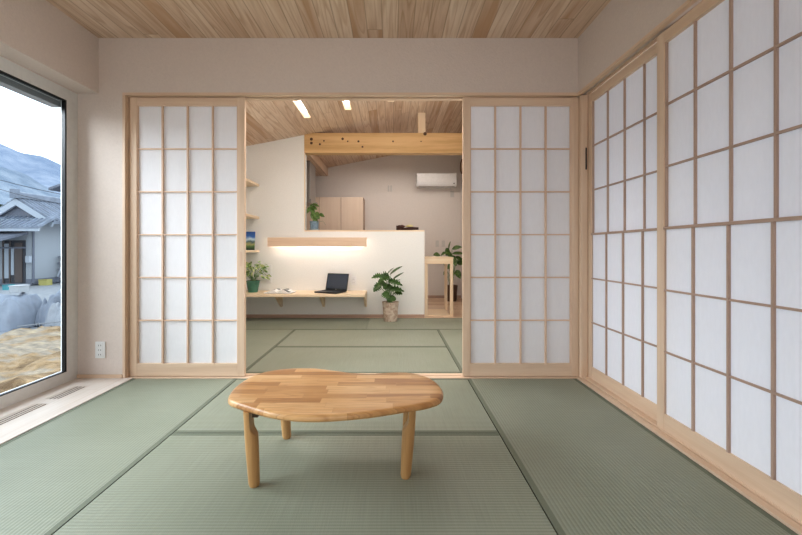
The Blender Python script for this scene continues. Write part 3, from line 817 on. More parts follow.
# green pot plant on the desk
P2 = thing('variegated_houseplant', 'bushy yellow-green variegated plant in a green glazed pot on the desk', 'potted plant', (-1.80, 4.99, dz))
c = Vector((-1.80, 4.99, dz))
pot(P2, c, 0.060, 0.083, 0.150, plain('green_glaze', (0.06, 0.20, 0.14), 0.2, noise=0.2, nscale=12))
fb = bmesh.new(); sb = bmesh.new(); R.seed(3)
for i in range(95):
    th = R.uniform(0, 2 * PI); el = R.uniform(-0.35, 1.35)
    rad = R.uniform(0.09, 0.20)
    tip = c + Vector((rad * math.cos(th) * math.cos(el) * 1.0, rad * math.sin(th) * math.cos(el) * 0.8, 0.165 + 0.075 + rad * math.sin(el) * 0.85))
    if tip.y > DY - 0.03: tip.y = DY - 0.03
    if tip.x < LX + 0.03: tip.x = LX + 0.04
    root = c + Vector((R.uniform(-.03, .03), R.uniform(-.03, .03), 0.125))
    d = (tip - root); d.normalize()
    d2 = Vector((math.cos(th), math.sin(th) * 0.7, R.uniform(-0.7, 0.4)))
    ln = R.uniform(0.045, 0.075)
    en = tip + d2.normalized() * ln
    if en.y > DY - 0.01 or en.x < LX + 0.01: continue
    leaf(fb, tip, d2, ln, ln * 0.5, 0.25, n=5, roll=R.uniform(-1, 1))
    if i % 3 == 0: tube(sb, [root, (root + tip) / 2 + Vector((0, 0, 0.02)), tip], 0.0022, 5)
obj('foliage', fb, M['leaf_var'], P2); obj('stems', sb, M['stem'], P2)

# small plant on the ledge
LT = LZ + 0.018
P3 = thing('ledge_plant', 'small leafy plant in a blue-grey cup pot on the low wall ledge', 'potted plant', (-1.062, 5.262, LT))
c = Vector((-1.062, 5.262, LT))
pot(P3, c, 0.054, 0.060, 0.125, plain('blue_grey_ceramic', (0.19, 0.27, 0.34), 0.4, noise=0.25, nscale=40), rim=0.002)
o = obj('saucer', lathe(bmesh.new(), [(0.050, 0.0), (0.064, 0.001), (0.068, 0.018), (0.0645, 0.019), (0.060, 0.006)], c, 32, cap=False), plain('saucer_grey', (0.36, 0.42, 0.46), 0.4), P3)
YP = 5.26
fb = bmesh.new(); sb = bmesh.new()
for a, b, w in [((311, 207), (307.3, 211.5), 0.06), ((311, 207), (316.5, 208), 0.055), ((310.5, 208), (314, 214), 0.07), ((314.5, 213), (319, 217), 0.09), ((319, 214), (324, 215.5), 0.05), ((312, 204), (318.5, 205), 0.045), ((315, 216), (317, 221), 0.06), ((311, 213), (314, 219), 0.05), ((309.5, 206.5), (312.5, 205.5), 0.05)]:
    A = pp(*a, -0.01); Bp = pp(*b, -0.04); d = Bp - A
    leaf(fb, A, d, d.length * 1.15, w, 0.2, n=7, roll=math.copysign(0.8, d.x) + R.uniform(-0.4, 0.4))
    root = c + Vector((R.uniform(-.02, .02), R.uniform(-.02, .02), 0.105))
    tube(sb, [root, (root + A) / 2 + Vector((0, 0, .01)), A], 0.003, 5)
tube(sb, [c + Vector((0.03, 0, .11)), pp(323, 221, -.02), pp(325.5, 225, -.03)], 0.0015, 5)
obj('foliage', fb, M['leaf_mid'], P3); obj('stems', sb, M['stem'], P3)

# driftwood tray with pale flowers
P4 = thing('driftwood_dish', 'dark brown boat-shaped wooden dish with pale ornament on the counter ledge', 'dish', (0.215, 5.262, LT))
bm = bmesh.new(); n = 20; top = []; bot = []; inn = []
rng = []
for k in range(n + 1):
    f = k / n; x = 0.058 + 0.305 * f
    w = 0.052 * math.sin(PI * min(1, max(0, f)) ** 0.8) ** 0.6 if 0 < f < 1 else 0.004
    zt = 0.046 + 0.016 * math.cos(f * 9) * (1 - f) + (0.004 if f < 0.3 else -0.003)
    sec = [(-w, zt), (-w * 0.75, 0.006), (-w * 0.5, 0.0), (w * 0.5, 0.0), (w * 0.75, 0.006), (w, zt), (w * 0.8, zt - 0.004), (w * 0.4, 0.014), (-w * 0.4, 0.014), (-w * 0.8, zt - 0.004)]
    rng.append([bm.verts.new((x, 5.262 + a, LT + b + (0.010 * f * f if b < 0.02 else 0.0))) for a, b in sec])
for a, b in zip(rng, rng[1:]):
    for i in range(10): bm.faces.new((a[i], a[(i + 1) % 10], b[(i + 1) % 10], b[i]))
bm.faces.new(rng[0]); bm.faces.new(rng[-1])
obj('dish_body', bm, plain('dark_driftwood', (0.055, 0.022, 0.015), 0.5, noise=0.5, nscale=40), P4)
bm = bmesh.new()
for x, r_ in ((0.095, 0.026), (0.135, 0.032), (0.155, 0.022)):
    t_ = bmesh.new(); bmesh.ops.create_icosphere(t_, subdivisions=2, radius=r_)
    for v in t_.verts: v.co = Vector((x, 5.262, LT + 0.045)) + Vector((v.co.x, v.co.y, v.co.z * 0.75 + 0.008)) * (1 + R.uniform(-.08, .08))
    merge(bm, t_)
obj('pine_cones', bm, plain('brown_cones', (0.09, 0.035, 0.025), 0.7, noise=0.6, nscale=90), P4)
bm = bmesh.new()
for k in range(5):
    leaf(bm, (0.175 + k * 0.016, 5.25, LT + 0.046), (0.9, -0.2 + 0.1 * k, 0.45), 0.06, 0.045, 0.1, n=6, roll=0.5 * k)
obj('pale_petals', bm, plain('cream_yellow_petals', (0.85, 0.76, 0.42), 0.5), P4)

# timber stand on wood floor
S = thing('timber_stand', 'tall slim pale timber stand beside the end of the low wall', 'stand', (0.645, 5.56, 0))
sx0, sx1, sy0, sy1, sz = 0.447, 0.838, 5.27, 5.86, 0.812
obj('top_board', B(sx0 - 0.004, sx1 + 0.004, sy0 - 0.004, sy1, sz - 0.022, sz, bev=0.002), M['pale_x'], S)
obj('apron', B(sx0, sx1, sy0, sy0 + 0.03, sz - 0.092, sz - 0.022, bev=0.002), M['pale_x'], S)
obj('apron', B(sx0, sx1, sy1 - 0.03, sy1 - 0.001, sz - 0.092, sz - 0.022, bev=0.002), M['pale_x'], S)
for x in (sx0, sx1 - 0.03): obj('side_apron', B(x, x + 0.03, sy0 + 0.03, sy1 - 0.03, sz - 0.08, sz - 0.022), M['pale_y'], S)
for x in (sx0, sx1 - 0.042):
    for y in (sy0, sy1 - 0.042): obj('leg', B(x, x + 0.042, y, y + 0.042, 0, sz - 0.092 + 0.0, bev=0.002), M['pale_z'], S)
obj('base_board', B(sx0 + 0.042, sx1 - 0.042, sy0 + 0.002, sy1 - 0.04, 0.0, 0.016), M['pale_x'], S)

# plant behind the stand
YP = 6.85
P5 = thing('basket_plant', 'leafy plant in a brown woven basket on the kitchen floorboards', 'potted plant', (1.06, YP, 0))
c = Vector((1.06, YP, 0))
bkt, nt, p, out = new_mat('woven_basket')
tc = N(nt, 'ShaderNodeTexCoord'); w1 = N(nt, 'ShaderNodeTexWave', bands_direction='Z', i_Scale=22.0, i_Distortion=1.0); nt.links.new(tc.outputs['Object'], w1.inputs[0])
r = ramp(nt, w1.outputs[0], [(0.2, (0.07, 0.035, 0.02)), (0.8, (0.24, 0.14, 0.08))]); nt.links.new(r.outputs[0], p.inputs['Base Color']); bump(nt, p, w1.outputs[0], 0.6, 0.01)
pot(P5, c, 0.085, 0.105, 0.28, bkt)
fb = bmesh.new(); sb = bmesh.new(); R.seed(11)
for a, b, w in [((449, 250), (450.5, 241.5), .10), ((452, 249), (461, 246.5), .10), ((452, 254), (464, 253), .11), ((446, 252), (452, 257), .11), ((440, 255), (434, 254.5), .10), ((441, 255), (446, 252.5), .09), ((455, 256), (451, 260), .10), ((456, 262), (464, 263.5), .09), ((457, 262), (464, 258), .08),
                ((452, 264), (448, 268), .08), ((456, 270), (460, 277), .10), ((453, 270), (451, 276), .08), ((447, 270), (444, 274), .06), ((456, 256), (462, 262), .09), ((448, 248), (446, 254), .09), ((452, 258), (456, 264), .10)]:
    A = pp(*a, R.uniform(-.05, .05)); Bp = pp(*b, R.uniform(-.10, .0)); d = Bp - A
    if Bp.x > BXR - 0.03: d *= 0.8
    leaf(fb, A, d, d.length * 1.15, w * 1.1, 0.1, n=8, roll=math.copysign(0.8, d.x) + R.uniform(-.4, .4))
    root = c + Vector((R.uniform(-.03, .03), R.uniform(-.03, .03), 0.26))
    tube(sb, [root, Vector((root.x * .5 + A.x * .5, (root.y + A.y) / 2, root.z * .4 + A.z * .6)), A], 0.004, 5)
obj('foliage', fb, M['leaf_mid'], P5); obj('stems', sb, M['stem'], P5)

# cupboard on the far wall
Cb = thing('kitchen_cupboard', 'pale wood flat-door cupboard against the far wall behind the counter', 'cupboard', (-1.1, 7.05, 0))
cx = [-1.685, -1.297, -0.909, -0.513]; cyf = 6.86
obj('carcass', B(cx[0], cx[-1], cyf + 0.019, FY - 0.001, 0.0, 1.85, bev=0.001), M['bar_z'], Cb)
for a, b in zip(cx, cx[1:]):
    dd = obj('door', B(a + 0.005, b - 0.005, cyf, cyf + 0.018, 0.06, 1.848, bev=0.001), wood('cupboard_door', 'z', (0.84, 0.70, 0.58), (0.77, 0.62, 0.50), contrast=.8), Cb)
    obj('handle', B(b - 0.035, b - 0.025, cyf - 0.015, cyf, 0.85, 1.0, bev=0.002), M['steel'], dd)
# range hood
H = thing('range_hood', 'grey steel range hood edge showing behind the tall wall', 'range hood', (-1.6, 6.2, 1.64))
obj('hood_canopy', B(-2.05, -1.250, 5.95, 6.5, 1.64, 1.70, bev=0.004), M['steel'], H)
obj('hood_duct', B(-1.98, -1.282, 6.0, 6.45, 1.699, 2.299, bev=0.002), M['steel'], H)

# air conditioner
A = thing('air_conditioner', 'white split air conditioner mounted high on the far wall', 'air conditioner', (0.82, FY, 2.07))
prof = [(FY - 0.001, 2.318), (7.07, 2.318), (7.055, 2.305), (7.05, 2.13), (7.07, 2.085), (7.12, 2.072), (FY - 0.001, 2.072)]
bm = prism(bmesh.new(), prof, 'x', 0.455, 1.185); bmesh.ops.bevel(bm, geom=bm.edges[:], offset=0.004, segments=2, affect='EDGES')
obj('housing', bm, M['white'], A)
obj('front_panel', B(0.460, 1.180, 7.043, 7.052, 2.145, 2.308, bev=0.003), plain('ac_front', (0.86, 0.85, 0.84), 0.25), A)
bm = bmesh.new(); box(bm, 0.49, 1.15, -0.035, 0.035, -0.002, 0.002, M=Matrix.Translation((0, 7.074, 2.098)) @ Matrix.Rotation(math.radians(-55), 4, 'X'))
obj('air_flap', bm, plain('ac_flap', (0.45, 0.43, 0.41), 0.4), A)
obj('sensor_light', B(1.125, 1.145, 7.043, 7.05, 2.118, 2.132), M['black'], A)
t = thing('pipe_cover', 'small square wall outlet plate under the air conditioner', 'outlet', (1.13, FY, 1.92))
obj('plate', B(1.10, 1.17, FY - 0.010, FY, 1.90, 2.015, bev=0.003), M['lacegrey'], t)
obj('cord', tube(bmesh.new(), [(1.12, FY - 0.012, 1.97), (1.11, FY - 0.02, 2.03), (1.10, FY - 0.012, 2.075)], 0.005, 6), M['lacegrey'], t)
# brown ornament on back right wall
t = thing('wall_clock', 'dark brown wooden wall clock on the side wall, mostly hidden by a screen', 'wall clock', (BXR, 6.98, 2.40))
bm = lathe(bmesh.new(), [(0.13, 0), (0.135, 0.01), (0.13, 0.045), (0.11, 0.05), (0.108, 0.03)], n=24)
bmesh.ops.rotate(bm, verts=bm.verts, cent=(0, 0, 0), matrix=Matrix.Rotation(-PI / 2, 3, 'Y')); bmesh.ops.translate(bm, verts=bm.verts, vec=(BXR - 0.001, 6.98, 2.42))
obj('clock_case', bm, plain('walnut_case', (0.16, 0.075, 0.035), 0.5), t)
bm = lathe(bmesh.new(), [(0.107, 0), (0.107, 0.002)], n=24)
bmesh.ops.rotate(bm, verts=bm.verts, cent=(0, 0, 0), matrix=Matrix.Rotation(-PI / 2, 3, 'Y')); bmesh.ops.translate(bm, verts=bm.verts, vec=(BXR - 0.033, 6.98, 2.42))
obj('dial', bm, M['pale_z'], t)

# ================================================================== OUTDOORS
def ground_z(x, y):
    d = math.hypot(x, y)
    return -0.40 - 0.85 * max(0, min(1, (d - 4) / 20))
gm, nt, p, out = new_mat('bare_earth_and_asphalt')
tc = N(nt, 'ShaderNodeTexCoord')
n1 = N(nt, 'ShaderNodeTexNoise', i_Scale=1.6, i_Detail=9.0, i_Roughness=0.65); nt.links.new(tc.outputs['Object'], n1.inputs['Vector'])
n2 = N(nt, 'ShaderNodeTexNoise', i_Scale=9.0, i_Detail=5.0); nt.links.new(tc.outputs['Object'], n2.inputs['Vector'])
c1 = ramp(nt, n1.outputs[0], [(0.36, (0.16, 0.095, 0.045)), (0.46, (0.42, 0.29, 0.165)), (0.54, (0.36, 0.30, 0.24)), (0.66, (0.56, 0.44, 0.30))]).outputs[0]
c1 = mix_(nt, 0.6, c1, ramp(nt, n2.outputs[0], [(0.35, (0.5, 0.5, 0.5)), (0.6, (1, 1, 1))]).outputs[0], 'MULTIPLY')
nt.links.new(c1, p.inputs['Base Color']); p.inputs['Roughness'].default_value = 0.95; bump(nt, p, n2.outputs[0], 0.8, 0.05)
from mathutils import noise as mn
bm = bmesh.new(); nx, ny = 90, 90; g = []
for i in range(nx + 1):
    row = []
    for j in range(ny + 1):
        x = -2.5 - 9.5 * (i / nx); y = -3 + 14 * (j / ny)
        d = math.hypot(x, y)
        z = ground_z(x, y) + 0.13 * mn.noise(Vector((x * 0.9, y * 0.9, 0))) + 0.075 * mn.noise(Vector((x * 3.2, y * 3.2, 2))) + 0.045 * mn.noise(Vector((x * 9, y * 9, 5)))
        if d > 10.5: z = ground_z(x, y) - 0.1
        row.append(bm.verts.new((x, y, z)))
    g.append(row)
for i in range(nx):
    for j in range(ny): bm.faces.new((g[i][j], g[i + 1][j], g[i + 1][j + 1], g[i][j + 1]))
tag(obj('bare_earth', bm, gm, None, True), kind='structure')
rm = plain('grey_asphalt', (0.27, 0.28, 0.30), 0.9, noise=0.15, nscale=3)
bm = bmesh.new(); nx = 40; g = []
for i in range(nx + 1):
    row = []
    for j in range(nx + 1):
        x = -2.6 - 90 * (i / nx) ** 1.6; y = -10 + 110 * (j / nx) ** 1.2
        row.append(bm.verts.new((x, y, ground_z(x, y) - 0.06)))
    g.append(row)
for i in range(nx):
    for j in range(nx): bm.faces.new((g[i][j], g[i + 1][j], g[i + 1][j + 1], g[i][j + 1]))
tag(obj('street_asphalt', bm, rm, None, True), kind='structure')

# tarp covered heaps
tarp = plain('pale_grey_tarp', (0.27, 0.30, 0.36), 0.6, noise=0.2, nscale=3)
def heap(cx_, cy_, w, d, h, seed, label, mat):
    bm = bmesh.new(); n = 40; g = []
    z0 = ground_z(cx_, cy_) - 0.08
    for i in range(n + 1):
        row = []
        for j in range(n + 1):
            u = i / n * 2 - 1; v = j / n * 2 - 1
            e = max(0, 1 - max(abs(u), abs(v)) ** 3.0)
            z = h * e ** 0.55 * (0.88 + 0.35 * mn.noise(Vector((u * 1.7 + seed, v * 1.7, seed)))) + 0.14 * abs(mn.noise(Vector((u * 2.6, v * 2.6 + u, seed)))) + 0.05 * abs(mn.noise(Vector((u * 7, v * 7, seed)))) 
            row.append(bm.verts.new((cx_ + u * w / 2, cy_ + v * d / 2, z0 + z)))
        g.append(row)
    for i in range(n):
        for j in range(n): bm.faces.new((g[i][j], g[i + 1][j], g[i + 1][j + 1], g[i][j + 1]))
    o = obj('tarp_heap', bm, mat, None, True); tag(o, label, 'covered heap', 'sheeted heaps outside the window')
heap(-8.40, 8.30, 1.25, 1.0, 0.84, 1.0, 'large grey sheeted heap on the bare earth at the window left edge', tarp)
heap(-7.58, 8.75, 0.36, 0.8, 0.70, 4.2, 'smaller grey sheeted heap, middle one outside the window', tarp)
heap(-7.17, 8.62, 0.44, 0.9, 0.62, 7.7, 'pale sheeted heap with dark stripes, next to the red bucket', plain('white_sheet', (0.34, 0.36, 0.40), 0.6, noise=0.15, nscale=6))
t = thing('storage_box', 'white foam box set on top of the sheeted heaps', 'box', (-7.85, 8.55, 0.0))
for q in ((-8.0, -7.70, 8.45, 8.75, -0.05, 0.13), (-7.72, -7.50, 8.60, 8.85, -0.07, 0.06)): pass
obj('box_body', B(-8.26, -8.05, 8.30, 8.55, -0.02, 0.11, bev=0.01), plain('foam_white', (0.42, 0.44, 0.47), 0.7), t)
obj('box_lid', B(-8.27, -8.04, 8.29, 8.56, 0.11, 0.135, bev=0.005), plain('foam_lid', (0.46, 0.47, 0.50), 0.7), t)
o = obj('pallet_board', B(-7.40, -7.02, 8.60, 8.80, -0.06, 0.00), plain('grey_board', (0.34, 0.36, 0.39), 0.7)); tag(o, 'flat grey board lying on the pale sheeted heap', 'board')
bm = bmesh.new()
for k in range(4): box(bm, -7.30 + 0.14 * k, -7.20 + 0.14 * k, 8.42, 8.44, -0.26 + 0.01 * k, -0.20 + 0.01 * k)
t = thing('red_bucket', 'red plastic bucket beside the sheeted heaps', 'bucket', (-6.86, 8.35, ground_z(-7, 8.35)))
obj('bucket_body', lathe(bmesh.new(), [(0.09, 0), (0.115, 0.26), (0.125, 0.265), (0.125, 0.28), (0.105, 0.28), (0.08, 0.02)], (-6.86, 8.35, ground_z(-7, 8.35) - 0.03), 24, cap=False), plain('red_plastic', (0.50, 0.10, 0.11), 0.5), t)
obj('bucket_handle', tube(bmesh.new(), [(-6.985, 8.35, ground_z(-7, 8.35) + 0.22), (-6.97, 8.30, ground_z(-7, 8.35) + 0.13), (-6.86, 8.22, ground_z(-7, 8.35) + 0.10), (-6.75, 8.30, ground_z(-7, 8.35) + 0.13), (-6.735, 8.35, ground_z(-7, 8.35) + 0.22)], 0.004, 6), M['grey'], t)
o = obj('rebar_rod', tube(bmesh.new(), [(-7.5, 7.7, ground_z(-7.5, 7.7) + 0.06), (-6.7, 8.2, ground_z(-6.7, 8.2) + 0.10)], 0.012, 6), M['grey']); tag(o, 'thin grey rod lying on the earth before the heaps', 'rod')

# house
tile = plain('blue_grey_roof_tile', (0.19, 0.22, 0.28), 0.35, noise=0.25, nscale=2)
hw_ = plain('house_render', (0.36, 0.385, 0.42), 0.9)
hd = plain('house_dark_opening', (0.055, 0.06, 0.075), 0.7)
hwh = plain('house_gable_white', (0.42, 0.46, 0.52), 0.8)
hgr = plain('house_grey_wood', (0.17, 0.185, 0.23), 0.8)
gz = -1.16
Hs = thing('tiled_house', 'low white house with blue-grey tiled gable roof across the street', 'house', (-24.0, 27.0, gz))
WX = -22.0; Y0 = 23.5
RXh, RZ = -23.15, 4.10
EX, EZ = -20.85, 2.62
obj('wall', B(-28.0, WX, Y0, 31.5, gz - 0.1, 2.75), hw_, Hs)
def slope(x0, z0, x1, z1, y0, y1, t=0.14):
    bm = bmesh.new(); prism(bm, [(x0, z0), (x1, z1), (x1, z1 - t), (x0, z0 - t)], 'y', y0, y1); 
    n = int((y1 - y0) / 0.30)
    for k in range(n + 1):
        y = y0 + 0.1 + k * (y1 - y0 - 0.2) / n
        tube(bm, [(x0, y, z0 + 0.01), (x1, y, z1 + 0.01)], 0.065, 6)
    L_ = math.hypot(x1 - x0, z1 - z0); m_ = int(L_ / 0.3)
    for k in range(1, m_ + 1):
        f = k / m_; x = x0 + (x1 - x0) * f; z = z0 + (z1 - z0) * f
        box(bm, x - 0.03, x + 0.03, y0, y1, z - 0.02, z + 0.045)
    return bm
o = obj('roof_slope', slope(RXh, RZ, EX, EZ, 23.7, 32.0), tile, Hs)
o = obj('roof_slope', slope(RXh, RZ, 2 * RXh - EX, EZ, 23.7, 32.0), tile, Hs)
bm = bmesh.new(); box(bm, RXh - 0.14, RXh + 0.14, 23.6, 32.0, RZ, RZ + 0.26); tube(bm, [(RXh, 23.55, RZ + 0.28), (RXh, 32.0, RZ + 0.28)], 0.11, 8); box(bm, RXh - 0.2, RXh + 0.2, 23.5, 23.75, RZ - 0.05, RZ + 0.5)
obj('roof_ridge', bm, tile, Hs)
obj('gable_panel', prism(bmesh.new(), [(RXh, RZ - 0.18), (EX - 0.3, EZ + 0.05), (2 * RXh - EX + 0.3, EZ + 0.05)], 'y', 23.95, 24.1), hgr, Hs)
for s in (1, -1):
    x1 = RXh + s * (EX - RXh)
    obj('barge_board', prism(bmesh.new(), [(RXh, RZ - 0.08), (x1, EZ - 0.06), (x1 - s * 0.12, EZ - 0.33), (RXh, RZ - 0.48)], 'y', 23.66, 23.80), hwh, Hs)
# pent roof below the gable
def pent(x0, x1, y0, z0, y1, z1):
    bm = bmesh.new(); prism(bm, [(y0, z0), (y1, z1), (y1, z1 - 0.12), (y0, z0 - 0.12)], 'x', x0, x1)
    n = int((x1 - x0) / 0.3)
    for k in range(n + 1):
        x = x0 + 0.06 + k * (x1 - x0 - 0.12) / n
        tube(bm, [(x, y0, z0 + 0.01), (x, y1, z1 + 0.01)], 0.06, 6)
    return bm
obj('pent_roof', pent(-28.2, EX, 22.7, 2.25, 23.95, 2.95), tile, Hs)
obj('eave_board', B(-28.2, EX, 22.72, 22.80, 1.98, 2.16), hwh, Hs)
obj('porch_roof', pent(-27.0, -22.2, 21.3, 1.35, 23.5, 1.95), hgr, Hs)
for x in (-26.0, -24.3, -22.35):
    obj('porch_post', B(x, x + 0.12, 21.5, 21.62, gz - 0.1, 1.36), hgr, Hs)
hbr = plain('house_brown_door', (0.115, 0.09, 0.085), 0.7)
dw = obj('doorway', B(-23.75, -22.35, Y0 - 0.04, Y0 + 0.02, gz, 1.45), hd, Hs)
obj('door_leaf', B((-22.95, -22.50, Y0 - 0.10, Y0 - 0.05, gz + 0.05, 1.30), (-23.70, -23.62, Y0 - 0.10, Y0 - 0.05, gz, 1.40), (-23.28, -23.22, Y0 - 0.10, Y0 - 0.05, gz, 1.40)), hbr, dw)
obj('light_panel', B((-23.58, -23.32, Y0 - 0.09, Y0 - 0.06, gz + 0.3, 1.25), (-23.18, -23.0, Y0 - 0.09, Y0 - 0.06, gz + 0.5, 1.0)), hwh, dw)
obj('lintel', B(-23.9, -22.3, Y0 - 0.14, Y0 - 0.05, 0.95, 1.05), hgr, dw)
w_ = obj('window', B(-25.9, -24.2, Y0 - 0.04, Y0 + 0.02, gz + 0.3, 1.2), hd, Hs)
obj('curtain', B((-25.6, -25.2, Y0 - 0.06, Y0 - 0.03, gz + 0.3, 1.2), (-24.75, -24.35, Y0 - 0.06, Y0 - 0.03, gz + 0.3, 1.2)), hwh, w_)
obj('downpipe', tube(bmesh.new(), [(WX + 0.07, Y0 + 0.05, gz), (WX + 0.07, Y0 + 0.05, 2.2)], 0.06, 8), hgr, Hs)
obj('meter_box', B(-22.20, -21.95, 23.30, 23.48, 0.1, 0.50), hwh, Hs)
obj('foundation', B(-28.0, WX + 0.02, Y0 - 0.02, 31.5, gz - 0.1, gz + 0.25), hgr, Hs)
# clutter by the house
def crate(x, y, w, h, c, label, cat='crate', nm='plastic_crate'):
    z = ground_z(x, y) - 0.06
    t = thing(nm, label, cat, (x, y, z))
    obj('crate_body', B((x - w / 2, x + w / 2, y - .3, y - .27, z, z + h), (x - w / 2, x + w / 2, y + .07, y + .1, z, z + h), (x - w / 2, x - w / 2 + .03, y - .27, y + .07, z, z + h), (x + w / 2 - .03, x + w / 2, y - .27, y + .07, z, z + h), (x - w / 2 + .03, x + w / 2 - .03, y - .27, y + .07, z, z + .03)), plain(nm + '_plastic', c, 0.6), t)
    obj('rim', B((x - w / 2 - .02, x + w / 2 + .02, y - .32, y - .30, z + h - .06, z + h)), plain(nm + '_rim', tuple(v * .8 for v in c), 0.6), t)
crate(-21.42, 23.9, 0.50, 0.36, (0.42, 0.38, 0.13), 'yellow plastic crate at the foot of the house wall')
crate(-21.0, 21.2, 0.30, 0.28, (0.06, 0.30, 0.34), 'teal plastic tub in front of the house porch', 'tub', 'plastic_tub')
crate(-21.0, 21.9, 0.42, 0.26, (0.20, 0.21, 0.24), 'grey plastic tub beside the house downpipe', 'tub', 'plastic_tub')
t = thing('wheelbarrow', 'pale wheelbarrow propped against the house wall', 'wheelbarrow', (-20.8, 24.6, gz))
bm = bmesh.new(); box(bm, -0.5, 0.5, -0.05, 0.05, -0.35, 0.35, bev=0.04, M=Matrix.Translation((-20.9, 24.7, gz + 0.45)) @ Matrix.Rotation(math.radians(25), 4, 'Y'))
obj('tray', bm, hwh, t)
obj('frame', tube(bmesh.new(), [(-21.3, 24.5, gz), (-20.9, 24.5, gz + 1.1), (-20.4, 24.5, gz)], 0.04, 6), hgr, t)
o = obj('wheel', lathe(bmesh.new(), [(0.22, 0), (0.22, 0.08), (0.1, 0.1)], (-20.6, 24.5, gz + 0.02), 16), hd, t)
t = thing('garden_rack', 'grey metal rack standing against the house wall', 'rack', (-21.6, 26.0, gz))
for k in range(4): obj('rack_shelf', B(-21.9, -21.4, 25.2, 26.8, gz + 0.35 + 0.4 * k, gz + 0.40 + 0.4 * k), hgr, t)
for y in (25.2, 26.74): obj('post', B(-21.46, -21.4, y, y + 0.06, gz - 0.02, gz + 1.65), hgr, t)
# second building's eave, upper right of the view
t = thing('neighbour_house', 'pale house behind the tiled roof, only its eave corner showing', 'house', (-27.0, 42, -1.2))
obj('wall', B(-36.4, -27.0, 42.5, 50, -1.3, 7.5), hw_, t)
obj('gable_wall', prism(bmesh.new(), [(-36.4, 7.5), (-31.8, 9.2), (-27, 7.5)], 'y', 42.6, 42.8), hw_, t)
obj('roof', prism(bmesh.new(), [(-37.4, 7.60), (-31.8, 9.6), (-26.2, 7.60), (-26.2, 7.35), (-31.8, 9.3), (-37.4, 7.35)], 'y', 41.9, 51), hgr, t)
# mountains
def hills(name, dist, prof, c, seed, label, snow=None, amp=6):
    bm = bmesh.new(); top = []; rows = []
    n = 160
    for i in range(n + 1):
        az = math.radians(-85 + 75 * i / n)          # bearing, from +Y towards -X
        f = None
        for (a0, h0), (a1, h1) in zip(prof, prof[1:]):
            if a0 <= math.degrees(az) <= a1: f = h0 + (h1 - h0) * (math.degrees(az) - a0) / (a1 - a0)
        if f is None: f = prof[0][1] if math.degrees(az) < prof[0][0] else prof[-1][1]
        cosf = 1.0
        col = []
        m = 14
        for j in range(m + 1):
            q = j / m
            D_ = dist * (1 + 0.9 * q)
            h = f * (1.9 * dist) * q ** 1.25
            x = math.sin(az) * D_; y = math.cos(az) * D_
            h += (amp * mn.noise(Vector((x / (dist * .09), y / (dist * .09), seed))) + amp * .4 * mn.noise(Vector((x / (dist * .03), y / (dist * .03), seed)))) * (0.2 + q)
            col.append(bm.verts.new((x, y, -3 + h)))
        rows.append(col)
    for a, b in zip(rows, rows[1:]):
        for j in range(len(a) - 1): bm.faces.new((a[j], a[j + 1], b[j + 1], b[j]))
    o = obj(name, bm, c, None, True); o['kind'] = 'structure'
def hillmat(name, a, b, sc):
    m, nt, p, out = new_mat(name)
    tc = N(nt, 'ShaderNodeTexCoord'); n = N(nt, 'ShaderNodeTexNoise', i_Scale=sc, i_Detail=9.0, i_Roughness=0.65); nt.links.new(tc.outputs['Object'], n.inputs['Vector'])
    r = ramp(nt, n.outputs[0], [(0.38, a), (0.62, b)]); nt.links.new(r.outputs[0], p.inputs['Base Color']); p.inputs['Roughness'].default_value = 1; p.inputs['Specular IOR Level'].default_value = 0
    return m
# elevation tangent per bearing: pixel y over the radial distance
def tanel(px, py): return ((249 - py) / 385) / math.hypot((px - 392) / 385, 1)
def brg(px): return math.degrees(math.atan2((px - 392) / 385, 1))
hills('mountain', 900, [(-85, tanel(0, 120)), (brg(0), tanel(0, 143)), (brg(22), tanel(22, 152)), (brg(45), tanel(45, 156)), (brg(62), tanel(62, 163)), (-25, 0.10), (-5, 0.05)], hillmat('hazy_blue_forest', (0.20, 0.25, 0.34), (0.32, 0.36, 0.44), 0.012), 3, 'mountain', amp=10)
hills('mountain', 420, [(-85, tanel(0, 140)), (brg(0), tanel(0, 163)), (brg(30), tanel(30, 176)), (brg(62), tanel(62, 194)), (-25, 0.04), (-5, 0.02)], hillmat('nearer_hazy_forest', (0.19, 0.235, 0.30), (0.30, 0.34, 0.40), 0.03), 8, 'hill', amp=5)  # distance haze is mixed into this and the farther hill's colour
o = obj('garden_tree', None or (lambda b: b)(bmesh.new()), leafmat('tree_green', (0.05, 0.085, 0.05), (0.10, 0.15, 0.09))) if False else None
bm = bmesh.new(); R.seed(5)
for k in range(420):
    v = Vector((R.gauss(0, 1), R.gauss(0, 1), R.gauss(0, 1))).normalized() * R.uniform(0.5, 1)
    leaf(bm, (-36.2 + v.x * 1.6, 34.5 + v.y * 1.6, 3.2 + v.z * 1.9), (R.uniform(-1, 1), R.uniform(-1, 1), R.uniform(-.5, .8)), 0.6, 0.4, 0.2, n=3, roll=R.uniform(-2, 2))
t = thing('garden_tree', 'dark green tree beyond the left end of the tiled roof', 'tree', (-36.2, 34.5, -1.3))
obj('crown', bm, leafmat('tree_green', (0.04, 0.07, 0.045), (0.09, 0.13, 0.08)), t)
obj('trunk', tube(bmesh.new(), [(-36.2, 34.5, -1.3), (-36.2, 34.5, 2.6)], [0.18, 0.1], 8), hgr, t)
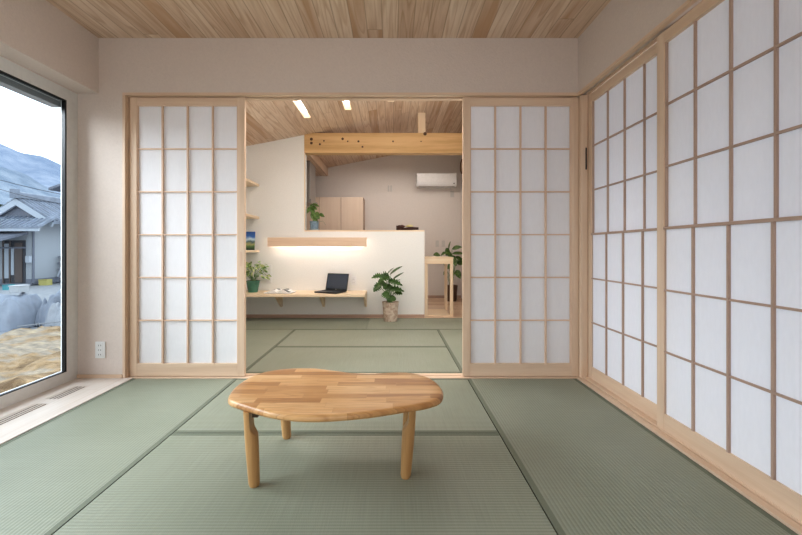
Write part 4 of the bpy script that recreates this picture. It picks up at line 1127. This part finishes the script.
# power lines
for i, (p0, p1) in enumerate([((-20.9, 17.5, 4.75), (-16.2, 20.0, 3.1)), ((-19.5, 14.5, 5.2), (-14.5, 17.5, 3.3))]):
    a, b = Vector(p0), Vector(p1)
    pts = [a.lerp(b, k / 12) - Vector((0, 0, 0.25 * math.sin(PI * k / 12))) for k in range(13)]
    o = obj('power_line', tube(bmesh.new(), pts, 0.012, 5), hd); tag(o, ['thin black overhead wire, lower one crossing the hills', 'thin black overhead wire, upper one crossing the hills'][i], 'wire', 'overhead wires outside')

# ================================================================== LIGHT
w = bpy.data.worlds.new('overcast_sky'); SC.world = w; w.use_nodes = True
nt = w.node_tree; nt.nodes.clear()
out = nt.nodes.new('ShaderNodeOutputWorld'); bg = nt.nodes.new('ShaderNodeBackground')
tc = N(nt, 'ShaderNodeTexCoord'); sep = N(nt, 'ShaderNodeSeparateXYZ'); nt.links.new(tc.outputs['Generated'], sep.inputs[0])
nz = N(nt, 'ShaderNodeTexNoise', i_Scale=2.5, i_Detail=5.0); nt.links.new(tc.outputs['Generated'], nz.inputs['Vector'])
r = ramp(nt, math_(nt, 'ADD', sep.outputs[2], math_(nt, 'MULTIPLY', math_(nt, 'SUBTRACT', nz.outputs[0], 0.5), 0.3)), [(0.0, (0.93, 0.96, 1.0)), (0.5, (0.84, 0.91, 1.0))])
nt.links.new(r.outputs[0], bg.inputs[0]); bg.inputs[1].default_value = 2.4
nt.links.new(bg.outputs[0], out.inputs[0])

def area(name, loc, rot, sx, sy, power, c=(1, 1, 1), spread=PI):
    l = bpy.data.lights.new(name, 'AREA'); l.shape = 'RECTANGLE'; l.size = sx; l.size_y = sy; l.energy = power; l.color = c
    l.spread = spread
    o = bpy.data.objects.new(name, l); COL.objects.link(o); o.location = loc; o.rotation_euler = rot
    return o
# daylight entering by the big left window: lamp above and outside the glass, out of sight
area('window_daylight', (-3.6, 1.1, 2.75), Euler((0, math.radians(-62), 0)), 1.6, 3.4, 250, (0.93, 0.955, 1.0))
# unseen fill lamp added behind the camera, then lamps in the back room
area('rear_fill', (-0.3, NEAR + 0.06, 1.35), Euler((PI / 2, 0, 0)), 2.6, 1.6, 13, (1.0, 0.965, 0.965), math.radians(110))
area('back_room_lamp', (-0.3, 3.25, 2.42), Euler((0, 0, 0)), 2.2, 0.5, 30, (1.0, 0.99, 0.975))
area('ceiling_fill', (-0.4, 3.12, 2.20), Euler((PI, 0, 0)), 2.4, 0.25, 15, (1.0, 0.985, 0.96))  # added unseen lamp behind the opening's header, brightens the sloping ceiling
area('kitchen_lamp', (0.1, 6.2, 2.45), Euler((0, 0, 0)), 1.8, 0.8, 15, (1.0, 0.95, 0.90))
area('back_room_side_window', (1.20, 3.75, 1.4), Euler((0, PI / 2, 0)), 1.4, 1.2, 12, (0.92, 0.97, 1.0))
area('corridor_daylight', (1.95, 1.75, 0.75), Euler((0, PI / 2, 0)), 1.4, 2.6, 18, (0.80, 0.89, 1.0))

# ================================================================== CAMERA
cam = bpy.data.cameras.new('camera'); co = bpy.data.objects.new('camera', cam); COL.objects.link(co)
co.location = (0, 0, E); co.rotation_euler = (PI / 2, 0, 0)
cam.sensor_width = 36; cam.lens = 36 * 385 / 802
cam.shift_x = 9.0 / 802; cam.shift_y = -18.5 / 802
cam.clip_start = 0.05; cam.clip_end = 4000
SC.camera = co
SC.view_settings.view_transform = 'Standard'
SC.view_settings.look = 'None'
SC.view_settings.exposure = 0.0
SC.view_settings.gamma = 0.88
